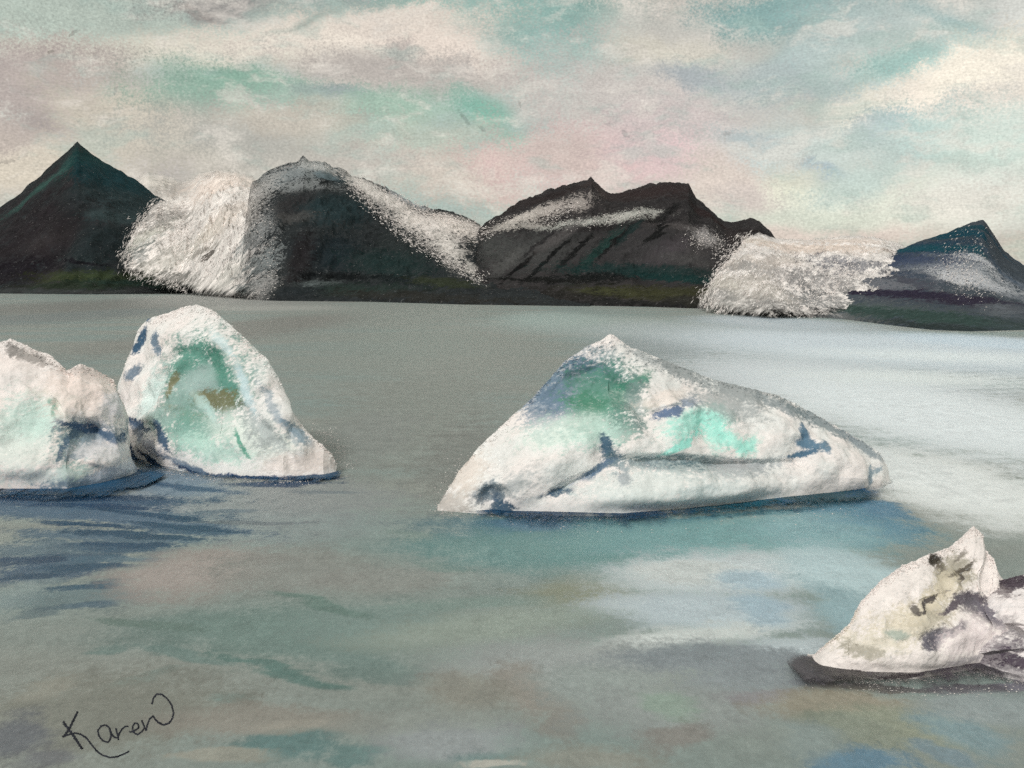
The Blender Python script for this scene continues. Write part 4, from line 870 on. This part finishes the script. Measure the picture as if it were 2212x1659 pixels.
# sharp fin-shaped iceberg
iceberg('sharp fin shaped white iceberg with khaki and charcoal smudges on a dark waterline',
 [(1744,1438),(1756,1418),(1775,1400),(1792,1385),(1815,1366),(1836,1346),(1850,1318),(1860,1299),(1880,1278),(1903,1255),(1925,1238),(1945,1224),(1978,1210),(2008,1197),(2050,1182),(2068,1168),(2083,1154),(2095,1142),(2103,1137),(2114,1145),(2124,1156),(2126,1182),(2136,1196),(2147,1208),(2154,1230),(2158,1250),(2162,1300),(2168,1360),(2176,1420)],
 [(1744,1448),(1780,1456),(1820,1460),(1903,1468),(1986,1466),(2042,1456),(2100,1446),(2176,1440)],
 [(1712,1450),(1722,1474),(1740,1486),(1800,1493),(1900,1495),(2000,1492),(2100,1484),(2170,1470),(2215,1455)],
 1744, 2176, 0.7,
 [(2018,1207,15,11,-10,'403b34',.95,.4,1.1),(2033,1224,16,12,-40,'5f584b',.85,.45,1.5),(2034,1244,18,10,0,'6d6556',.85,.45,1.5),(2068,1228,36,24,0,'b8af98',.85,.45,1.2),(2060,1240,36,5,10,'5c554b',.9,.45,1.3),(2075,1252,26,5,38,'524b45',.9,.45,1.2),(2085,1228,24,5,35,'685f52',.85,.45,1.2),(2075,1200,18,3,35,'8a8073',.7,.5,1.2),(2040,1270,40,26,20,'c9bfa9',.85,.5,1.1),
  (1985,1345,100,26,10,'d3c9b4',.8,.5,1.2),(2010,1330,60,16,8,'c5baa2',.7,.5,1.2),(2005,1298,70,14,22,'cdc2ac',.8,.5,1.2),(1890,1392,80,20,6,'cfc7b5',.75,.5,1.2),(1860,1405,40,10,0,'b3ab98',.8,.5,1.2),(1940,1375,22,8,5,'b3c1af',.8,.5,1.1),
  (2000,1300,40,5,22,'655d57',.95,.45,1.2),(1978,1318,12,8,40,'776e66',.85,.45,1.2),(2095,1292,40,13,-8,'5a5357',.95,.45,1.2),(2105,1312,45,18,-28,'6c666a',.95,.45,1.2),(2140,1330,24,16,-30,'807880',.85,.5,1.3),(2060,1310,36,5,12,'5d5559',.9,.45,1.2),
  (2015,1378,30,18,22,'747079',.95,.45,1.2),(2010,1392,18,10,0,'6b6770',.9,.45,1.2),(2065,1364,44,7,18,'867e82',.85,.45,1.4),(2090,1385,70,24,10,'ddd0cb',.7,.5,1.5),(2110,1350,30,20,0,'d9cdc8',.6,.5,1.6),(2080,1430,50,9,5,'c3bab9',.7,.5,1.6),(1830,1452,40,5,-4,'3d383b',.9,.45,1.3),(1940,1462,60,5,3,'4a4145',.9,.45,1.3)],
 recess=[(2030,1225,30,26,-20,0.35),(2070,1240,34,22,0,0.25),(2110,1310,50,24,-28,0.40),(2020,1380,40,20,15,0.35),(1990,1345,90,16,10,0.20),(1890,1395,70,14,5,0.15),(1930,1290,70,16,45,-0.20),(2000,1420,130,20,0,-0.25),(2000,1300,50,8,20,0.20)],
 parts=[('dark_hollow', [(2020,1208,22,14,-15),(2050,1236,46,26,0)]),('charcoal_hollow', [(2105,1306,56,26,-25)]),('grey_hollow', [(2022,1380,40,22,15)])],
 cols=400, rows=190, seed=10.1, group=GROUP, foot_shade_col=('4b464a', '3d393d'), colours=('f4e8dd', 'eee3d8'), foot_h=0.35,
 foot_patches=[(1830,1462,60,6,-5,'2a272a',.9,.5,1.5),(1960,1470,90,5,2,'2d272c',.85,.5,1.5),(1900,1486,120,8,0,'57534f',.7,.6,1.5),(1740,1470,30,12,0,'4a4648',.8,.6,1.3),(2080,1462,90,6,8,'352d35',.85,.5,1.5)])

# ---------------------------------------------------------------- brash ice
for xs, n_, sg in ((((690,930),(730,980),(740,1015)), 500, 16), (((955,1095),(985,1040),(1010,1000)), 400, 16), (((1020,1120),(1400,1150),(1900,1100)), 120, 10), (((1740,1470),(2000,1500),(2200,1490)), 200, 9)):
    q = along(xs, n_, sg)
    gx_, gy_ = ground(q[:, 0], q[:, 1])
    BRASH.append(np.stack([gx_, gy_, gx_ * 0 + 0.02, gy_ / F], 1))
B_ = np.concatenate(BRASH)
brash = crumbs('brash_ice', B_[:, :3], B_[:, 3] * (0.5 + 1.6 * _crs.rand(len(B_)) ** 2), snow, None, 0, 1.7, 0.35)
tag(brash, 'small crumbs of white brash ice floating round the icebergs', 'brash ice')

# ---------------------------------------------------------------- handwriting lying on the water
def handwriting():
    m = chalk_material('charcoal', '33343a', '26272c', [], 0.02, tooth=0.3, bump=0.4, big=20, spec=0.05)
    def Dp(pts):
        return [(x * 0.5, y * 0.5 + 1106) for x, y in pts]
    letters = [
     [(4.2, [(335,862),(320,895),(300,935),(282,962),(268,972)]), (5.0, [(272,905),(290,930),(318,968),(340,1000),(356,1026)]),
      (3.0, [(270,972),(295,962),(325,955),(348,960),(372,975),(398,1008),(420,1035),(445,1052),(475,1061),(505,1058),(535,1046),(558,1034)])],
     [(3.2, [(474,932),(455,920),(435,926),(422,945),(428,970),(445,988),(464,996),(476,985),(480,960),(472,932),(480,955),(492,972),(514,978)])],
     [(3.4, [(501,934),(507,960),(513,986)]), (3.0, [(511,972),(518,952),(530,935),(545,925),(556,928)])],
     [(3.0, [(558,950),(582,946),(600,932),(596,914),(582,912),(572,930),(576,952),(594,962),(610,952),(622,936)])],
     [(3.2, [(612,900),(622,925),(632,945),(636,922),(646,895),(660,880),(670,895),(682,908),(705,920),(728,914),(744,895),(750,868),(742,835),(724,808),(700,788),(680,786),(664,800),(656,832)])],
    ]
    root = bpy.data.objects.new('signature', None)
    gx, gy = ground(255, 1590)
    root.location = (float(gx), float(gy), 0)
    link(root)
    tag(root, 'dark charcoal handwriting lying across the grey green water', 'handwriting')
    for li, strokes in enumerate(letters):
        V, Fc = [], []
        for w, pts in strokes:
            pts = np.array(Dp(pts))
            # smooth the stroke
            seg = np.r_[0, np.cumsum(np.hypot(*np.diff(pts, axis=0).T))]
            n = max(12, int(seg[-1] / 1.0))
            s = np.linspace(0, seg[-1], n)
            x = np.interp(s, seg, pts[:, 0])
            y = np.interp(s, seg, pts[:, 1])
            k = np.array([1, 2, 3, 2, 1]) / 9.0
            x = np.convolve(np.pad(x, 2, mode='edge'), k, 'valid')
            y = np.convolve(np.pad(y, 2, mode='edge'), k, 'valid')
            dx, dy = np.gradient(x), np.gradient(y)
            L = np.hypot(dx, dy) + 1e-6
            nx, ny = -dy / L, dx / L
            wl = w * 0.8 * (0.85 + 0.9 * fbm(np.stack([s / 2.2, s * 0 + li, s * 0 + w], 1), 3, 0.7)) + 0.3
            wr = w * 0.8 * (0.85 + 0.9 * fbm(np.stack([s / 2.2, s * 0 + li + 9, s * 0 + w], 1), 3, 0.7)) + 0.3
            b0 = len(V)
            for i in range(n):
                a = ground(x[i] + nx[i] * wl[i], y[i] + ny[i] * wl[i])
                c = ground(x[i] - nx[i] * wr[i], y[i] - ny[i] * wr[i])
                mm = ((a[0] + c[0]) / 2, (a[1] + c[1]) / 2)
                V += [(a[0] - gx, a[1] - gy, -0.01), (mm[0] - gx, mm[1] - gy, 0.035 + 0.004 * len(Fc) / 400.0), (c[0] - gx, c[1] - gy, -0.01)]
            for i in range(n - 1):
                q = b0 + 3 * i
                Fc += [(q, q + 3, q + 4, q + 1), (q + 1, q + 4, q + 5, q + 2)]
        V = np.array(V)
        mesh_obj('letter', V, np.array(Fc), m, root)
handwriting()
